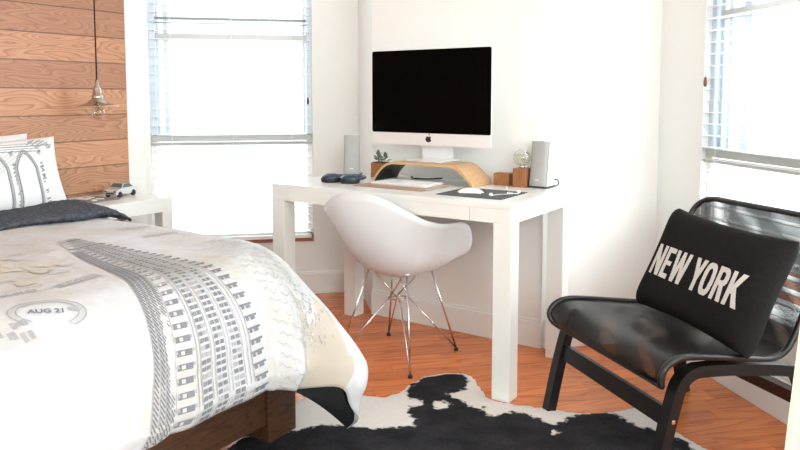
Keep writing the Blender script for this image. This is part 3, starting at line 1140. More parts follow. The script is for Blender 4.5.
adv = {'N': 0.70, 'E': 0.56, 'W': 0.98, ' ': 0.22, 'Y': 0.62, 'O': 0.70, 'R': 0.68, 'K': 0.66}
lm = MB()
LH = 0.108
xs = -0.196
for chh in 'NEW YORK':
    cell = 0.016
    nx = int(0.95 / cell)
    nyy = int(1 / cell)
    if chh != ' ':
        for i in range(nx):
            for j in range(nyy + 1):
                if letter(chh, (i + 0.5) * cell, (j + 0.5) * cell):
                    vs = []
                    for di, dj in ((0, 0), (1, 0), (1, 1), (0, 1)):
                        X = xs + (i + di) * cell * LH * 0.74
                        Y = -0.070 + (j + dj) * cell * LH
                        # invert the cushion mapping roughly
                        a = X / (CS[0] / 2)
                        b_ = Y / (CS[1] / 2)
                        for _ in range(3):
                            a = X / (CS[0] / 2) / (1 - 0.055 * (1 - b_ * b_) * abs(a))
                            b_ = Y / (CS[1] / 2) / (1 - 0.075 * (1 - a * a) * abs(b_))
                        a = max(-0.999, min(0.999, a))
                        pz = cush((a + 1) / 2, (b_ + 1) / 2, 1, CS[0], CS[1], 0.070, True)
                        vs.append(pz + Vector((0, 0, 0.0012)))
                    lm.add(vs, [(0, 1, 2, 3)], True)
    xs += adv[chh] * LH * 0.74
lm.build('lettering', M['letter'], cu)

# ------------------------------------------------------------------ bed
bed = thing('bed', 'dark wooden platform bed against the boarded wall', 'bed', bd(0, 0), DESK_ROT)
YW = 2.25
for x0, x1, y0, y1 in ((1.62, 1.75, 0.71, 0.845), (1.62, 1.75, YW - 0.14, YW), (0.1, 0.23, 0.71, 0.845), (0.1, 0.23, YW - 0.14, YW)):
    MB().box(x0, x1, -y1, -y0, 0, 0.30, 0.004).build('leg', M['bedwood'], bed)
MB().box(1.695, 1.735, -YW + 0.14, -0.845, 0.065, 0.28, 0.003).build('foot_rail', M['bedwood'], bed)
for ya in (0.72, YW - 0.04):
    MB().box(0.23, 1.62, -ya - 0.035, -ya, 0.12, 0.28, 0.003).build('side_rail', M['bedwood'], bed)
MB().box(0.03, 1.70, -YW + 0.02, -0.73, 0.28, 0.31, 0.003).build('slat_base', M['bedwood'], bed)
o = MB().box(0.03, 1.70, -YW + 0.04, -0.72, 0.31, 0.555, 0.05, seg=4).build('mattress', M['linen'], loc=bd(0, 0), rotz=DESK_ROT)
o.parent = bed
o.location = (0, 0, 0)
o.rotation_euler = (0, 0, 0)

# duvet sheet mapping: s = distance from headboard wall along the bed, t = distance from far roll edge (negative hangs down)
XM, YM, RR, ZT = 1.5906, 0.675, 0.24, 0.625
OVS, OVT = 0.525, 0.325
PR = 0.25
SW, F1, F2, F3, F4, F5 = 0.737, 0.2905, 0.509, 0.054, 0.33, 0.0007


def drop(r):
    lim = RR * PI / 2
    if r <= 0:
        return 0.0, 0.0
    if r < lim:
        return RR * math.sin(r / RR), RR * (1 - math.cos(r / RR))
    q = r - lim
    return RR + 0.022 * math.sin(min(1.0, q / 0.16) * PI / 2) - 0.05 * max(0, q - 0.10) / 0.1 * (1 if q < 0.2 else 0.2 / q), RR + q


def duvet(s, t):
    ds, dt = s - (XM - PR), PR - t
    hx, hy = min(s, XM - PR), YM + max(t, PR)
    if ds > 0 and dt > 0:
        r = max(0.0, math.hypot(ds, dt) - PR)
        ph = math.atan2(dt, ds)
    else:
        r = max(0.0, max(ds, dt) - PR)
        ph = 0.0 if ds > dt else PI / 2
    h, v = drop(r)
    d_ = ph
    if ds > 0 and dt > 0:
        # corner flap: a fold tucked in beside it, the flap itself swings toward the foot and out
        k = max(0, min(1, (r - 0.20) / 0.36))
        k = k * k * (3 - 2 * k)
        f = ph / (PI / 2)
        d_ = ph * (1 - k) + k * (PI / 2) * (SW * f * f * f + (1 - SW) * f)
        out = F1 * math.exp(-((ph - F2) / 0.30) ** 2) - F3 * math.exp(-((ph - F4) / 0.13) ** 2)
        tuck = F5 * max(0, (r - 0.58) / 0.15)
        h += k * out - tuck
        pl = min(math.hypot(ds, dt), PR)
        x = hx + pl * math.cos(ph) + h * math.cos(d_)
        y = hy - pl * math.sin(ph) - h * math.sin(d_)
    else:
        x = min(s, XM) + h * math.cos(d_)
        y = YM + max(t, 0.0) - h * math.sin(d_)
    z = ZT - v
    # puffiness
    nv = mnoise.noise(Vector((s * 2.2, t * 2.2, 3.1))) * 0.016 + mnoise.noise(Vector((s * 5.0, t * 5.0, 8.2))) * 0.008
    edge = min(1.0, r / 0.22)
    z += nv * (1 - edge)
    x += nv * 1.3 * edge * math.cos(d_)
    y -= nv * 1.3 * edge * math.sin(d_)
    z += 0.012 * math.exp(-((t - 0.55) / 0.5) ** 2) * (1 - edge)
    # vertical soft folds on the hanging foot side
    if s - XM > 0.1:
        kk = min(1, (s - XM - 0.1) / 0.3) * max(0.0, 1 - max(0.0, dt) / 0.1)
        x += kk * (0.008 * math.sin(t * 9 + 0.6) + 0.004 * math.sin(t * 23))
    g = (t - 0.62 - 0.05 * math.sin(s * 3))
    x -= 0.020 * math.exp(-(g / 0.035) ** 2) * max(0, min(1, (s - XM - 0.10) / 0.2))
    x -= 0.045 * math.exp(-((t - 0.025) / 0.045) ** 2) * max(0, min(1, (s - XM - 0.20) / 0.2))
    return (x, y, z)


def dv(s, t, lift=0.0):              # in the bed object's local frame
    x, y, z = duvet(s, t)
    if lift:
        e = 0.005
        p0 = Vector((x, y, z))
        d1 = Vector(duvet(s + e, t)) - p0
        d2 = Vector(duvet(s, t + e)) - p0
        nn = d1.cross(d2)
        if nn.length > 1e-14:
            nn.normalize()
            x, y, z = p0 + nn * lift
    return (x, -y, z)


S0, T1 = 0.40, 1.62
dm = MB()
NS, NTT = 150, 150


def send(t):
    return XM + OVS - 0.055 * math.exp(-((t + 0.055) / 0.06) ** 2)


def st_of(u, v):
    # finer sampling near the edges
    t = -OVT + (T1 + OVT) * v
    s = S0 + (send(t) - S0) * u
    return s, t


dm.grid(lambda u, v: dv(*st_of(u, v)), NS, NTT, flip=True)
# lining on the inside
dm.grid(lambda u, v: dv(*st_of(u, v), lift=-0.014), NS, NTT, mi=1)
# hem joining the two
nq = (NS + 1) * (NTT + 1)
hem = []
for i in range(NS):
    hem.append((i * (NTT + 1), (i + 1) * (NTT + 1), nq + (i + 1) * (NTT + 1), nq + i * (NTT + 1)))
for j in range(NTT):
    a = NS * (NTT + 1) + j
    hem.append((a, a + 1, nq + a + 1, nq + a))
    hem.append((j, nq + j, nq + j + 1, j + 1))
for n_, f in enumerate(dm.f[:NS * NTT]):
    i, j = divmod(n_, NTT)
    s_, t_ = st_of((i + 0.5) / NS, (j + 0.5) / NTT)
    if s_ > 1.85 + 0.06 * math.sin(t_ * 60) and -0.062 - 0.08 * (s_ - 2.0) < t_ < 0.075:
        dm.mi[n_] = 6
dm.f += hem
dm.s += [False] * len(hem)
dm.mi += [0] * len(hem)


# dark reverse side showing below the raised hem of the corner flap
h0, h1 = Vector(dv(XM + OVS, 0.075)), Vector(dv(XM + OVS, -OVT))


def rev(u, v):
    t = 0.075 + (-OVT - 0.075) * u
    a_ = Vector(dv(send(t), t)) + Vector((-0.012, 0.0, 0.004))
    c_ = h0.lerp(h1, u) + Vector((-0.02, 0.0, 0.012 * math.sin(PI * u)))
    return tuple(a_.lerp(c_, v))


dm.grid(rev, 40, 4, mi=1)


def pquad(s0, t0, s1, t1, mi, lift=0.0022, ns=None, nt_=None):
    """printed rectangle"""
    ns = ns or max(1, int(abs(s1 - s0) / 0.03))
    nt_ = nt_ or max(1, int(abs(t1 - t0) / 0.03))
    dm.grid(lambda u, v: dv(s0 + (s1 - s0) * u, t0 + (t1 - t0) * v, lift), ns, nt_, mi=mi, flip=True)


def ppoly(c, mi, lift=0.0022):
    """printed quad with 4 (s,t) corners"""
    n1 = max(1, int(max(math.hypot(c[1][0] - c[0][0], c[1][1] - c[0][1]), math.hypot(c[2][0] - c[3][0], c[2][1] - c[3][1])) / 0.03))
    n2 = max(1, int(max(math.hypot(c[3][0] - c[0][0], c[3][1] - c[0][1]), math.hypot(c[2][0] - c[1][0], c[2][1] - c[1][1])) / 0.03))

    def f(u, v):
        s = (c[0][0] * (1 - u) + c[1][0] * u) * (1 - v) + (c[3][0] * (1 - u) + c[2][0] * u) * v
        t = (c[0][1] * (1 - u) + c[1][1] * u) * (1 - v) + (c[3][1] * (1 - u) + c[2][1] * u) * v
        return dv(s, t, lift)
    dm.grid(f, n1, n2, mi=mi)


def pline(pts, w, mi, lift=0.0022):
    for (s0, t0), (s1, t1) in zip(pts, pts[1:]):
        d = math.hypot(s1 - s0, t1 - t0)
        if d < 1e-6:
            continue
        nx, ny = -(t1 - t0) / d * w / 2, (s1 - s0) / d * w / 2
        ppoly([(s0 + nx, t0 + ny), (s1 + nx, t1 + ny), (s1 - nx, t1 - ny), (s0 - nx, t0 - ny)], mi, lift)


def ptext(txt, s, t, size, mi, bold=0.0, ang=0.0, shear=0.0, lift=0.0024, sx=1.0):
    """letters read by someone standing at the foot: text x runs toward -t, text y toward -s"""
    vs, fs = text_mesh(txt, size, bold, shear)
    ca, sa = math.cos(ang), math.sin(ang)
    out = []
    for x, y in vs:
        x *= sx
        X, Y = ca * x - sa * y, sa * x + ca * y
        out.append(dv(s - Y, t - X, lift))
    dm.add(out, fs, False, mi)


#PRINTS#
SEND = XM + OVS
# the tall office tower: apex toward the head, foot at the hem
def tw(k, w):          # k 0 apex .. 1 hem ; w -1 (near side) .. 1 (far side)
    s = 0.97 + (SEND - 0.97) * k
    c = 0.3925 + 0.105 * k
    half = 0.045 + 0.1775 * k
    return (s, c - w * half)


def tcell(k0, k1, w0, w1, mi):
    ppoly([tw(k0, w0), tw(k1, w0), tw(k1, w1), tw(k0, w1)], mi)


for i in range(12):
    ka, kb = 0.16 + 0.07 * i, min(1.0, 0.16 + 0.07 * (i + 1))
    ppoly([tw(ka, -1.0), tw(kb, -1.0), tw(kb, -0.57), tw(ka, -0.57)], 4, 0.0012)
# side face in steep hatching on the near side
for i in range(70):
    k0 = 0.16 + 0.84 * i / 70
    for j in range(4):
        w0 = -1.0 + 0.105 * j
        s_, t_ = tw(k0, w0)
        s2, t2 = tw(min(1, k0 + 0.022), w0 + 0.08)
        pline([(s_, t_), (s2, t2)], 0.0046, 2)
for w in (-1.0, -0.895, -0.79, -0.685, -0.58):
    pline([tw(0.16 + 0.84 * i / 30, w) for i in range(31)], 0.0028, 3)
# first bay of big windows beside the corner
rows = 27
for i in range(rows):
    k0 = 0.13 + 0.87 * i / rows
    k1 = k0 + 0.87 / rows * 0.46
    if k1 > 1:
        break
    tcell(k0, k1, -0.55, -0.33, 2)
    tcell(k0 + 0.003, k0 + 0.012, -0.49, -0.44, 4)
    tcell(k0, k0 + 0.009, -0.56, -0.29, 3)
    tcell(k0, k1, 0.80, 0.86, 2)
    tcell(k0, k1, 0.90, 1.0, 2)
    tcell(k0, k0 + 0.006, 0.78, 1.05, 2)
rows2 = 50
rg = random.Random(5)
for i in range(rows2):
    k0 = 0.14 + 0.86 * i / rows2
    k1 = k0 + 0.86 / rows2 * 0.62
    if i % 2 == 0:
        tcell(k0 - 0.0015, k0, -0.18, 0.60, 4)
    for wc in (-0.17, -0.08, 0.11, 0.205, 0.41, 0.505):
        tcell(k0, k1, wc, wc + 0.074, 2 if rg.random() < 0.75 else 3)
for w in (-0.25, -0.19, 0.02, 0.085, 0.31, 0.37, 0.61, 0.70, 0.77):
    pline([tw(0.12 + 0.88 * i / 30, w) for i in range(31)], 0.0035 if w in (-0.25, 0.77) else 0.0025, 3)
# crown of the tower
for k0, k1, w0, w1, mi in ((0.0, 0.012, -0.7, 0.9, 3), (0.012, 0.05, -0.75, -0.1, 4), (0.02, 0.03, -0.7, 0.95, 2), (0.05, 0.062, -0.8, 0.95, 3), (0.062, 0.12, -0.85, -0.45, 4),
                           (0.085, 0.093, -0.8, 0.95, 3), (0.12, 0.13, -0.9, 0.98, 2)):
    tcell(k0, k1, w0, w1, mi)
for i in range(22):
    w = -0.75 + 1.65 * i / 22
    tcell(0.032, 0.046, w, w + 0.035, 2 if i % 2 else 3)
    tcell(0.066, 0.08, w, w + 0.03, 3)
    tcell(0.097, 0.112, w, w + 0.035, 2 if i % 3 else 3)
# handwriting beyond the tower
rg = random.Random(11)
for ln_ in range(20):
    s0 = 1.45 + ln_ * 0.034
    big = ln_ in (6, 8, 10, 12)
    pts = []
    t = 0.225 - 0.03 * rg.random()
    ph = rg.random() * 6
    while t > 0.03 - 0.03 * rg.random():
        ph += 0.9
        amp = 0.010 if big else 0.0045
        pts.append((s0 + amp * math.sin(ph) * (0.4 + rg.random()) + 0.25 * (0.225 - t), t))
        t -= 0.0065 if big else 0.005
        if rg.random() < 0.08:
            if len(pts) > 1:
                pline([q for q in pts if q[0] < SEND - 0.01], 0.0018, 3)
            pts = []
            t -= 0.010
    pline([q for q in pts if q[0] < SEND - 0.01], 0.0018, 3)
# stamps and pictures on the near side
OA = -0.397
OS, OT = 1.668, 0.862


def oval(rad_, a):
    X, Y = 0.092 * rad_ * math.cos(a), 0.062 * rad_ * math.sin(a)
    ca, sa = math.cos(OA), math.sin(OA)
    return (OS - (sa * X + ca * Y), OT - (ca * X - sa * Y))


ptext('AUG 21', OS - 0.012, OT + 0.046, 0.026, 2, 0.0009, OA)
c_, s_ = math.cos(OA), math.sin(OA)
ppoly([oval(0.92, 0.32), oval(0.92, 0.05), oval(0.55, 0.08), oval(0.58, 0.50)], 3)
for rad_ in (1.0, 0.80):
    pline([oval(rad_, 2 * PI * k / 40 - 0.9) for k in range(33)], 0.0032, 3)
for k in range(26):
    a = -0.9 + 2 * PI * k / 32
    pline([oval(0.86, a), oval(0.95, a)], 0.007, 4)
ppoly([(1.500, 0.755), (1.528, 0.742), (1.515, 0.604), (1.478, 0.612)], 3)
ptext('INGS', 1.521, 0.728, 0.030, 0, 0.0009, 0.10, lift=0.0034)
ptext('BUILD', 1.498, 0.895, 0.036, 3, 0.0006, -0.10)
for off in (-0.040, 0.010):
    pline([(1.455 + off + 0.004 * k, 1.02 - 0.02 * k) for k in range(14)], 0.0025, 3)
rg = random.Random(21)
ppoly([(1.652, 1.10), (1.750, 1.06), (1.752, 0.913), (1.648, 0.965)], 4)
for k in range(16):
    a, b_ = 1.668 + 0.05 * rg.random(), 1.05 - 0.12 * rg.random()
    pquad(a, b_, a + 0.012 + 0.02 * rg.random(), b_ - 0.012, 3, lift=0.003)
# faint city view washed across the top
for k in range(60):
    s = 0.98 + 0.44 * rg.random()
    t = 0.56 + 0.42 * rg.random() - 0.0 * s
    pquad(s, t, s + 0.02 + 0.05 * rg.random(), t + 0.015 + 0.05 * rg.random(), 5 if k % 3 else 4, lift=0.0015 + 0.00002 * k)
# curling script near the far edge
for s0, t0, n_ in ((0.90, 0.135, 5), (1.10, 0.165, 6)):
    for k in range(n_):
        pline([(s0 + 0.02 * math.sin(i * 0.7) + 0.004 * k, t0 - 0.024 * k - 0.010 * (1 - math.cos(i * 0.7))) for i in range(7)], 0.005, 3)
pline([(0.80, 0.56), (0.845, 0.53), (0.90, 0.50)], 0.003, 2)
# speckled grey fold lines along the far edge
for k in range(900):
    s = 1.35 + 0.62 * rg.random()
    t = 0.085 - 0.05 * (s - 1.35) + (0.022 if k % 2 else -0.035) + 0.022 * rg.gauss(0, 1)
    if s < SEND - 0.09 and t > -OVT + 0.02:
        pquad(s, t, s + 0.005 + 0.006 * rg.random(), t + 0.003, 3 if k % 4 == 0 else 4, ns=1, nt_=1)
o = dm.build('duvet', [M['duvet'], M['lining'], M['print1'], M['print2'], M['print3'], M['print4'], M['beige']], loc=bd(0, 0), rotz=DESK_ROT)
tag(o, 'white duvet printed with a grey tower, stamps and handwriting, draped over the bed', 'duvet')

# knitted blanket across the head of the duvet


def blanket(sgn):
    def f(u, v):
        a = 2 * PI * u
        y = 0.50 + 1.6 * v
        taper = min(1, (v / 0.09)) ** 0.6 if v < 0.09 else 1
        hx = 0.20 * (0.35 + 0.65 * taper)
        hz = (0.032 + 0.006 * math.sin(y * 11)) * (0.12 + 0.88 * taper)
        x = 0.38 + 0.12 * (1 - taper) + hx * math.copysign(abs(math.cos(a)) ** 0.8, math.cos(a))
        z = 0.652 - 0.055 * (1 - taper) + hz * math.sin(a)
        return (x, -y, z + 0.003 * math.sin(x * 150) * math.sin(y * 110) + 0.006 * mnoise.noise(Vector((x * 8, y * 8, 0))))
    return f


bl = MB().grid(blanket(1), 80, 320)
o = bl.build('knitted_blanket', M['knit'], loc=bd(0, 0), rotz=DESK_ROT, recalc=True)
tag(o, 'dark grey knitted blanket folded across the bed below the pillows', 'blanket')


def pillow(name, label, x, y, z, w, h, t, lean, mat, yaw=0.0, printed=False):
    p = bpy.data.objects.new(name, None)
    col.objects.link(p)
    tag(p, label, 'pillow')
    p.location = bd(x, y, z)
    # face looks along +a (foot of the bed): local x -> -y_bed direction (toward corner) etc.
    rm = Matrix.Rotation(DESK_ROT + R(90) + yaw, 3, 'Z') @ Matrix.Rotation(R(90) - lean, 3, 'X')
    p.rotation_euler = rm.to_euler()
    q = MB().grid(lambda u, v: cush(u, v, 1, w, h, t), 40, 30)
    q.grid(lambda u, v: cush(u, v, -1, w, h, t), 40, 30, flip=True)
    q.build('pillow_case', mat, p)
    if printed:
        pr_ = MB()
        rg = random.Random(2)

        def pt(X, Y, l=0.0015):
            a, b_ = X / (w / 2), Y / (h / 2)
            return cush((a + 1) / 2, (b_ + 1) / 2, 1, w, h, t) + Vector((0, 0, l))

        def ribbon(pts0, wd, mi):
            pts = [pts0[0]]
            for (x0, y0), (x1, y1) in zip(pts0, pts0[1:]):
                k_ = max(1, int(math.hypot(x1 - x0, y1 - y0) / 0.012))
                pts += [(x0 + (x1 - x0) * i / k_, y0 + (y1 - y0) * i / k_) for i in range(1, k_ + 1)]
            for (x0, y0), (x1, y1) in zip(pts, pts[1:]):
                d = math.hypot(x1 - x0, y1 - y0)
                if d < 1e-6:
                    continue
                nx, ny = -(y1 - y0) / d * wd / 2, (x1 - x0) / d * wd / 2
                pr_.add([pt(x0 + nx, y0 + ny), pt(x1 + nx, y1 + ny), pt(x1 - nx, y1 - ny), pt(x0 - nx, y0 - ny)], [(3, 2, 1, 0)], True, mi)
        # arched bridge tower with cables
        for cx in (0.03, 0.165):
            for wd, mi in ((0.052, 1), (0.044, 0)):
                arcp = [(cx - wd, -0.16), (cx - wd, 0.02)] + [(cx - wd * (1 - k / 6) ** 0.75, 0.02 + wd * 1.7 * (k / 6) ** 0.8) for k in range(1, 7)] + [(cx + wd * (1 - k / 6) ** 0.75, 0.02 + wd * 1.7 * (k / 6) ** 0.8) for k in range(5, -1, -1)] + [(cx + wd, -0.16)]
                ribbon(arcp, 0.011 if mi else 0.005, mi)
        for k in range(40):
            yy = -0.15 + 0.26 * rg.random()
            for cx in (-0.022, 0.11, 0.243):
                if rg.random() < 0.8:
                    ribbon([(cx - 0.012 + 0.01 * rg.random(), yy), (cx + 0.012 * rg.random(), yy + 0.006)], 0.006, 1 if k % 3 else 0)
        for k in range(4):
            ribbon([(-0.03, 0.105 + k * 0.012), (0.25, 0.10 + k * 0.014)], 0.004, k % 2)
        for k in range(6):
            ribbon([(0.06 + 0.03 * k, 0.11), (-0.2 + 0.02 * k, -0.08)], 0.002, 1)
        for k in range(26):
            X, Y = 0.19 + 0.12 * rg.random(), 0.11 + 0.045 * rg.random()
            ribbon([(X, Y), (X + 0.02, Y + 0.01)], 0.006, 1)
        pr_.build('bridge_print', [M['print1'], M['print2']], p)
    return p


pillow('bed_pillow', 'white pillow printed with a grey arched bridge tower, in front on the bed', 0.235, 0.985, 0.805, 0.72, 0.36, 0.07, R(20), M['linen'], 0.0, True)
pillow('bed_pillow', 'plain white pillow standing behind the printed pillow', 0.085, 1.035, 0.81, 0.70, 0.36, 0.055, R(10), M['linen'])

# ------------------------------------------------------------------ nightstand with things
NX, NY0, NY1, NZ = 0.40, 0.137, 0.58, 0.65
ns_ = thing('bedside_table', 'white square-legged bedside table between the bed and the far window', 'bedside table', bd(0, 0), DESK_ROT)
MB().box(0.012, NX, -NY1, -NY0, NZ - 0.02, NZ, 0.0015).build('tabletop', M['desk'], ns_)
na = MB().box(NX - 0.02, NX, -NY1, -NY0, NZ - 0.072, NZ - 0.02, 0.001)
na.box(0.012, 0.032, -NY1, -NY0, NZ - 0.072, NZ - 0.02, 0.001)
na.box(0.03, NX - 0.018, -NY0 - 0.02, -NY0, NZ - 0.072, NZ - 0.02, 0.001)
na.box(0.03, NX - 0.018, -NY1, -NY1 + 0.02, NZ - 0.072, NZ - 0.02, 0.001)
na.build('apron', M['desk'], ns_)
for x0 in (0.012, NX - 0.062):
    for y0 in (-NY1, -NY0 - 0.062):
        MB().box(x0, x0 + 0.062, y0, y0 + 0.062, 0, NZ - 0.072, 0.0015).build('leg', M['desk'], ns_)
o = MB().box(-0.09, 0.09, -0.12, 0.12, 0, 0.006, 0.0015).build('magazine', M['book'], loc=bd(0.19, 0.475, NZ), rotz=DESK_ROT + R(6))
tag(o, 'thin dark grey magazine lying on the bedside table', 'magazine')
for dx, dy, rz, w in ((0.15, 0.44, 0.4, 0.03), (0.22, 0.40, -0.3, 0.024), (0.17, 0.37, 0.8, 0.02)):
    pass
card = MB()
for dx, dy, rz, w in ((-0.04, 0.005, 0.4, 0.030), (0.045, 0.005, -0.3, 0.022), (0.02, 0.055, 0.8, 0.02), (-0.05, 0.05, 0.2, 0.018)):
    card = MB().box(-w, w, -w * 0.5, w * 0.5, 0, 0.003, 0.001)
    o = card.build('paper_slip', M['paper'], loc=bd(0.19 + dx, 0.475 - dy, NZ + 0.006), rotz=DESK_ROT + rz)
    tag(o, 'small white paper slip lying on the dark magazine on the bedside table', 'paper', 'paper slips on the magazine')

# toy car: local x = forward, sides along y
tcx = thing('toy_car', 'small silver toy car parked on the bedside table', 'toy car', (*fl(121, 196, NZ), NZ), R(-108))
tcx.scale = (1.25, 1.3, 1.3)
CWD = 0.030


def car_body():
    prof_ = [(-0.062, 0.012), (-0.064, 0.024), (-0.058, 0.033), (-0.040, 0.035), (-0.022, 0.052), (0.014, 0.053), (0.030, 0.036), (0.056, 0.031), (0.064, 0.024), (0.065, 0.012)]
    q = MB()
    n = len(prof_)
    secs = [(-CWD, 0.9), (-CWD * 0.95, 1.0), (CWD * 0.95, 1.0), (CWD, 0.9)]
    vs = []
    for yy, k in secs:
        for x, z in prof_:
            tt = max(0, (z - 0.034) / 0.02)
            vs.append((x * (0.96 + 0.04 * k), yy * (1 - 0.22 * tt), 0.012 + (z - 0.012) * (0.9 + 0.1 * k)))
    fs = []
    for a in range(3):
        for i in range(n - 1):
            fs.append((a * n + i, a * n + i + 1, (a + 1) * n + i + 1, (a + 1) * n + i))
        fs.append((a * n, (a + 1) * n, (a + 1) * n + n - 1, a * n + n - 1))
    fs.append(tuple(range(n)))
    fs.append(tuple(range(4 * n - 1, 3 * n - 1, -1)))
    return q.add(vs, fs, False)


car_body().build('car_body', M['carpaint'], tcx, recalc=True)
cg = MB()
cg.add([(0.0165, -0.021, 0.0515), (0.0165, 0.021, 0.0515), (0.0300, 0.026, 0.0375), (0.0300, -0.026, 0.0375)], [(0, 1, 2, 3)])
cg.add([(-0.0235, -0.021, 0.0515), (-0.0235, 0.021, 0.0515), (-0.0400, 0.026, 0.0368), (-0.0400, -0.026, 0.0368)], [(3, 2, 1, 0)])
for sy in (-1, 1):
    cg.add([(0.012, sy * 0.0252, 0.050), (-0.020, sy * 0.0252, 0.050), (-0.034, sy * 0.0302, 0.037), (0.026, sy * 0.0302, 0.037)], [(0, 1, 2, 3)])
cg.xf(Matrix.Translation((0, 0, 0.0008))).build('car_window', M['carglass'], tcx)
for x in (-0.040, 0.042):
    for sy in (-1, 1):
        w = MB().lathe([(0.0, -0.005), (0.011, -0.005), (0.012, -0.003), (0.012, 0.003), (0.011, 0.005), (0.0, 0.005)], 18)
        w.xf(Matrix.Translation((x, sy * 0.027, 0.012)) @ Matrix.Rotation(PI / 2, 4, 'X')).build('wheel', M['rubber'], tcx)
gr = MB().box(0.0655, 0.0665, -0.018, 0.018, 0.015, 0.021)
gr.build('grille', M['spkdark'], tcx)
for sy in (-1, 1):
    MB().box(0.0625, 0.0655, sy * 0.021 - 0.005, sy * 0.021 + 0.005, 0.0225, 0.028, 0.001).build('headlight', M['carglass'], tcx)

# ------------------------------------------------------------------ pendant lamp
PL = (0.20, 0.410)
pd = thing('pendant_lamp', 'small pewter pendant lamp hanging on a black cord by the boarded wall', 'lamp', bd(PL[0], PL[1], 0), DESK_ROT)
ZS = 1.118
MB().tube([(0, 0, ZS + 0.125), (0, 0, HROOM)], 0.0035, 8).build('cord', M['cordb'], pd)
MB().lathe([(0.0, 0.125), (0.008, 0.125), (0.010, 0.095), (0.014, 0.09), (0.019, 0.078), (0.020, 0.052), (0.026, 0.050), (0.026, 0.034), (0.022, 0.03), (0.0, 0.028)], 24, (0, 0, ZS)).build(
    'socket', M['brass'], pd)
MB().lathe([(0.024, 0.034), (0.034, 0.026), (0.052, 0.012), (0.075, 0.003), (0.097, -0.003), (0.099, -0.005), (0.096, -0.005), (0.074, 0.0005), (0.051, 0.0095), (0.033, 0.0235), (0.022, 0.032)], 40,
           (0, 0, ZS)).build('lamp_shade', M['brass'], pd)
MB().lathe([(0.012, 0.03), (0.017, 0.008), (0.030, -0.02), (0.034, -0.036), (0.028, -0.054), (0.014, -0.064), (0.0, -0.066)], 24, (0, 0, ZS)).build('bulb', M['bulb'], pd)
MB().tube(smoothpath([(-0.006, 0, 0.02), (-0.014, 0, -0.035), (-0.004, 0.006, -0.01), (0.006, -0.006, -0.035), (0.014, 0, -0.01), (0.006, 0, 0.02)], 5), 0.0015, 6).xf(
    Matrix.Translation((0, 0, ZS))).build('filament', M['brass'], pd)

# ------------------------------------------------------------------ cowhide rug
top_px = [(250, 432), (290, 405), (303, 398), (330, 393), (365, 396), (384, 398), (402, 392), (410, 384), (425, 377), (447, 373.5), (466, 374), (474, 379), (480, 388), (487, 398),
          (498, 402), (515, 405), (530, 406.5), (548, 409), (560, 411), (578, 414), (600, 414), (622, 411), (641, 406), (655, 409)]
poly = [fl(u, v) for u, v in top_px]
poly += [(0.93, 2.45), (1.02, 2.25), (0.86, 2.02), (0.80, 1.75), (0.88, 1.45), (0.70, 1.22), (0.35, 1.32), (0.05, 1.22), (-0.30, 1.30), (-0.62, 1.42), (-0.78, 1.75), (-0.66, 2.05)]


def inpoly(x, y, P):
    c = False
    n = len(P)
    for i in range(n):
        x1, y1 = P[i]
        x2, y2 = P[(i + 1) % n]
        if (y1 > y) != (y2 > y) and x < (x2 - x1) * (y - y1) / (y2 - y1) + x1:
            c = not c
    return c


def dpoly(x, y, P):
    d = 9
    n = len(P)
    for i in range(n):
        x1, y1 = P[i]
        x2, y2 = P[(i + 1) % n]
        dx, dy = x2 - x1, y2 - y1
        t = max(0, min(1, ((x - x1) * dx + (y - y1) * dy) / (dx * dx + dy * dy)))
        d = min(d, math.hypot(x - x1 - t * dx, y - y1 - t * dy))
    return d


black_px = [[(407, 392), (412, 384), (425, 378), (447, 374.5), (464, 375), (470, 381), (465, 386), (468, 391), (457, 394), (447, 396), (452, 399), (462, 401), (467, 406), (478, 411), (484, 408), (486, 412),
             (487, 417), (497, 416), (512, 413.5), (528, 415), (540, 421), (552, 426), (563, 424), (574, 416), (590, 413), (612, 414), (625, 421), (640, 429), (652, 430), (690, 445), (700, 470),
             (640, 520), (500, 540), (300, 540), (200, 480), (225, 440), (290, 433), (320, 427), (345, 427), (372, 430), (398, 429), (412, 428), (414, 421), (406, 415), (409, 408), (420, 407),
             (424, 402), (407, 401)]]
white_px = [[(433, 406), (441, 402), (450, 407), (444, 411), (437, 411)], [(548, 433), (553, 431), (558, 434), (552, 436)], [(475, 402), (486, 404), (484, 407), (476, 406)]]
blackP = [[fl(u, v) for u, v in q] for q in black_px]
whiteP = [[fl(u, v) for u, v in q] for q in white_px]
xmin, xmax = min(p[0] for p in poly), max(p[0] for p in poly)
ymin, ymax = min(p[1] for p in poly), max(p[1] for p in poly)
CELL = 0.010
rv, rf, fld, idx = [], [], [], {}
nx, ny = int((xmax - xmin) / CELL) + 2, int((ymax - ymin) / CELL) + 2


def ragged(x, y):
    d = dpoly(x, y, poly)
    if not inpoly(x, y, poly):
        d = -d
    return d + 0.006 * mnoise.noise(Vector((x * 40, y * 40, 1.0)))


def vid(i, j):
    if (i, j) not in idx:
        x, y = xmin + i * CELL, ymin + j * CELL
        d = ragged(x, y)
        if d < 0:
            e = 0.004
            gx = (ragged(x + e, y) - d) / e
            gy = (ragged(x, y + e) - d) / e
            gl_ = max(0.3, math.hypot(gx, gy))
            x, y = x - d * gx / gl_ / gl_ * min(1, gl_), y - d * gy / gl_ / gl_ * min(1, gl_)
            d = 0.0
        idx[(i, j)] = len(rv)
        z = 0.0015 + 0.006 * min(1, max(0, d) / 0.03) + 0.0012 * mnoise.noise(Vector((x * 25, y * 25, 0)))
        rv.append((x, y, z))
        bvals = -9
        for q in blackP:
            dd = dpoly(x, y, q)
            bvals = max(bvals, dd if inpoly(x, y, q) else -dd)
        for q in whiteP:
            dd = dpoly(x, y, q)
            bvals = min(bvals, -dd if inpoly(x, y, q) else dd)
        fld.append(bvals)
    return idx[(i, j)]


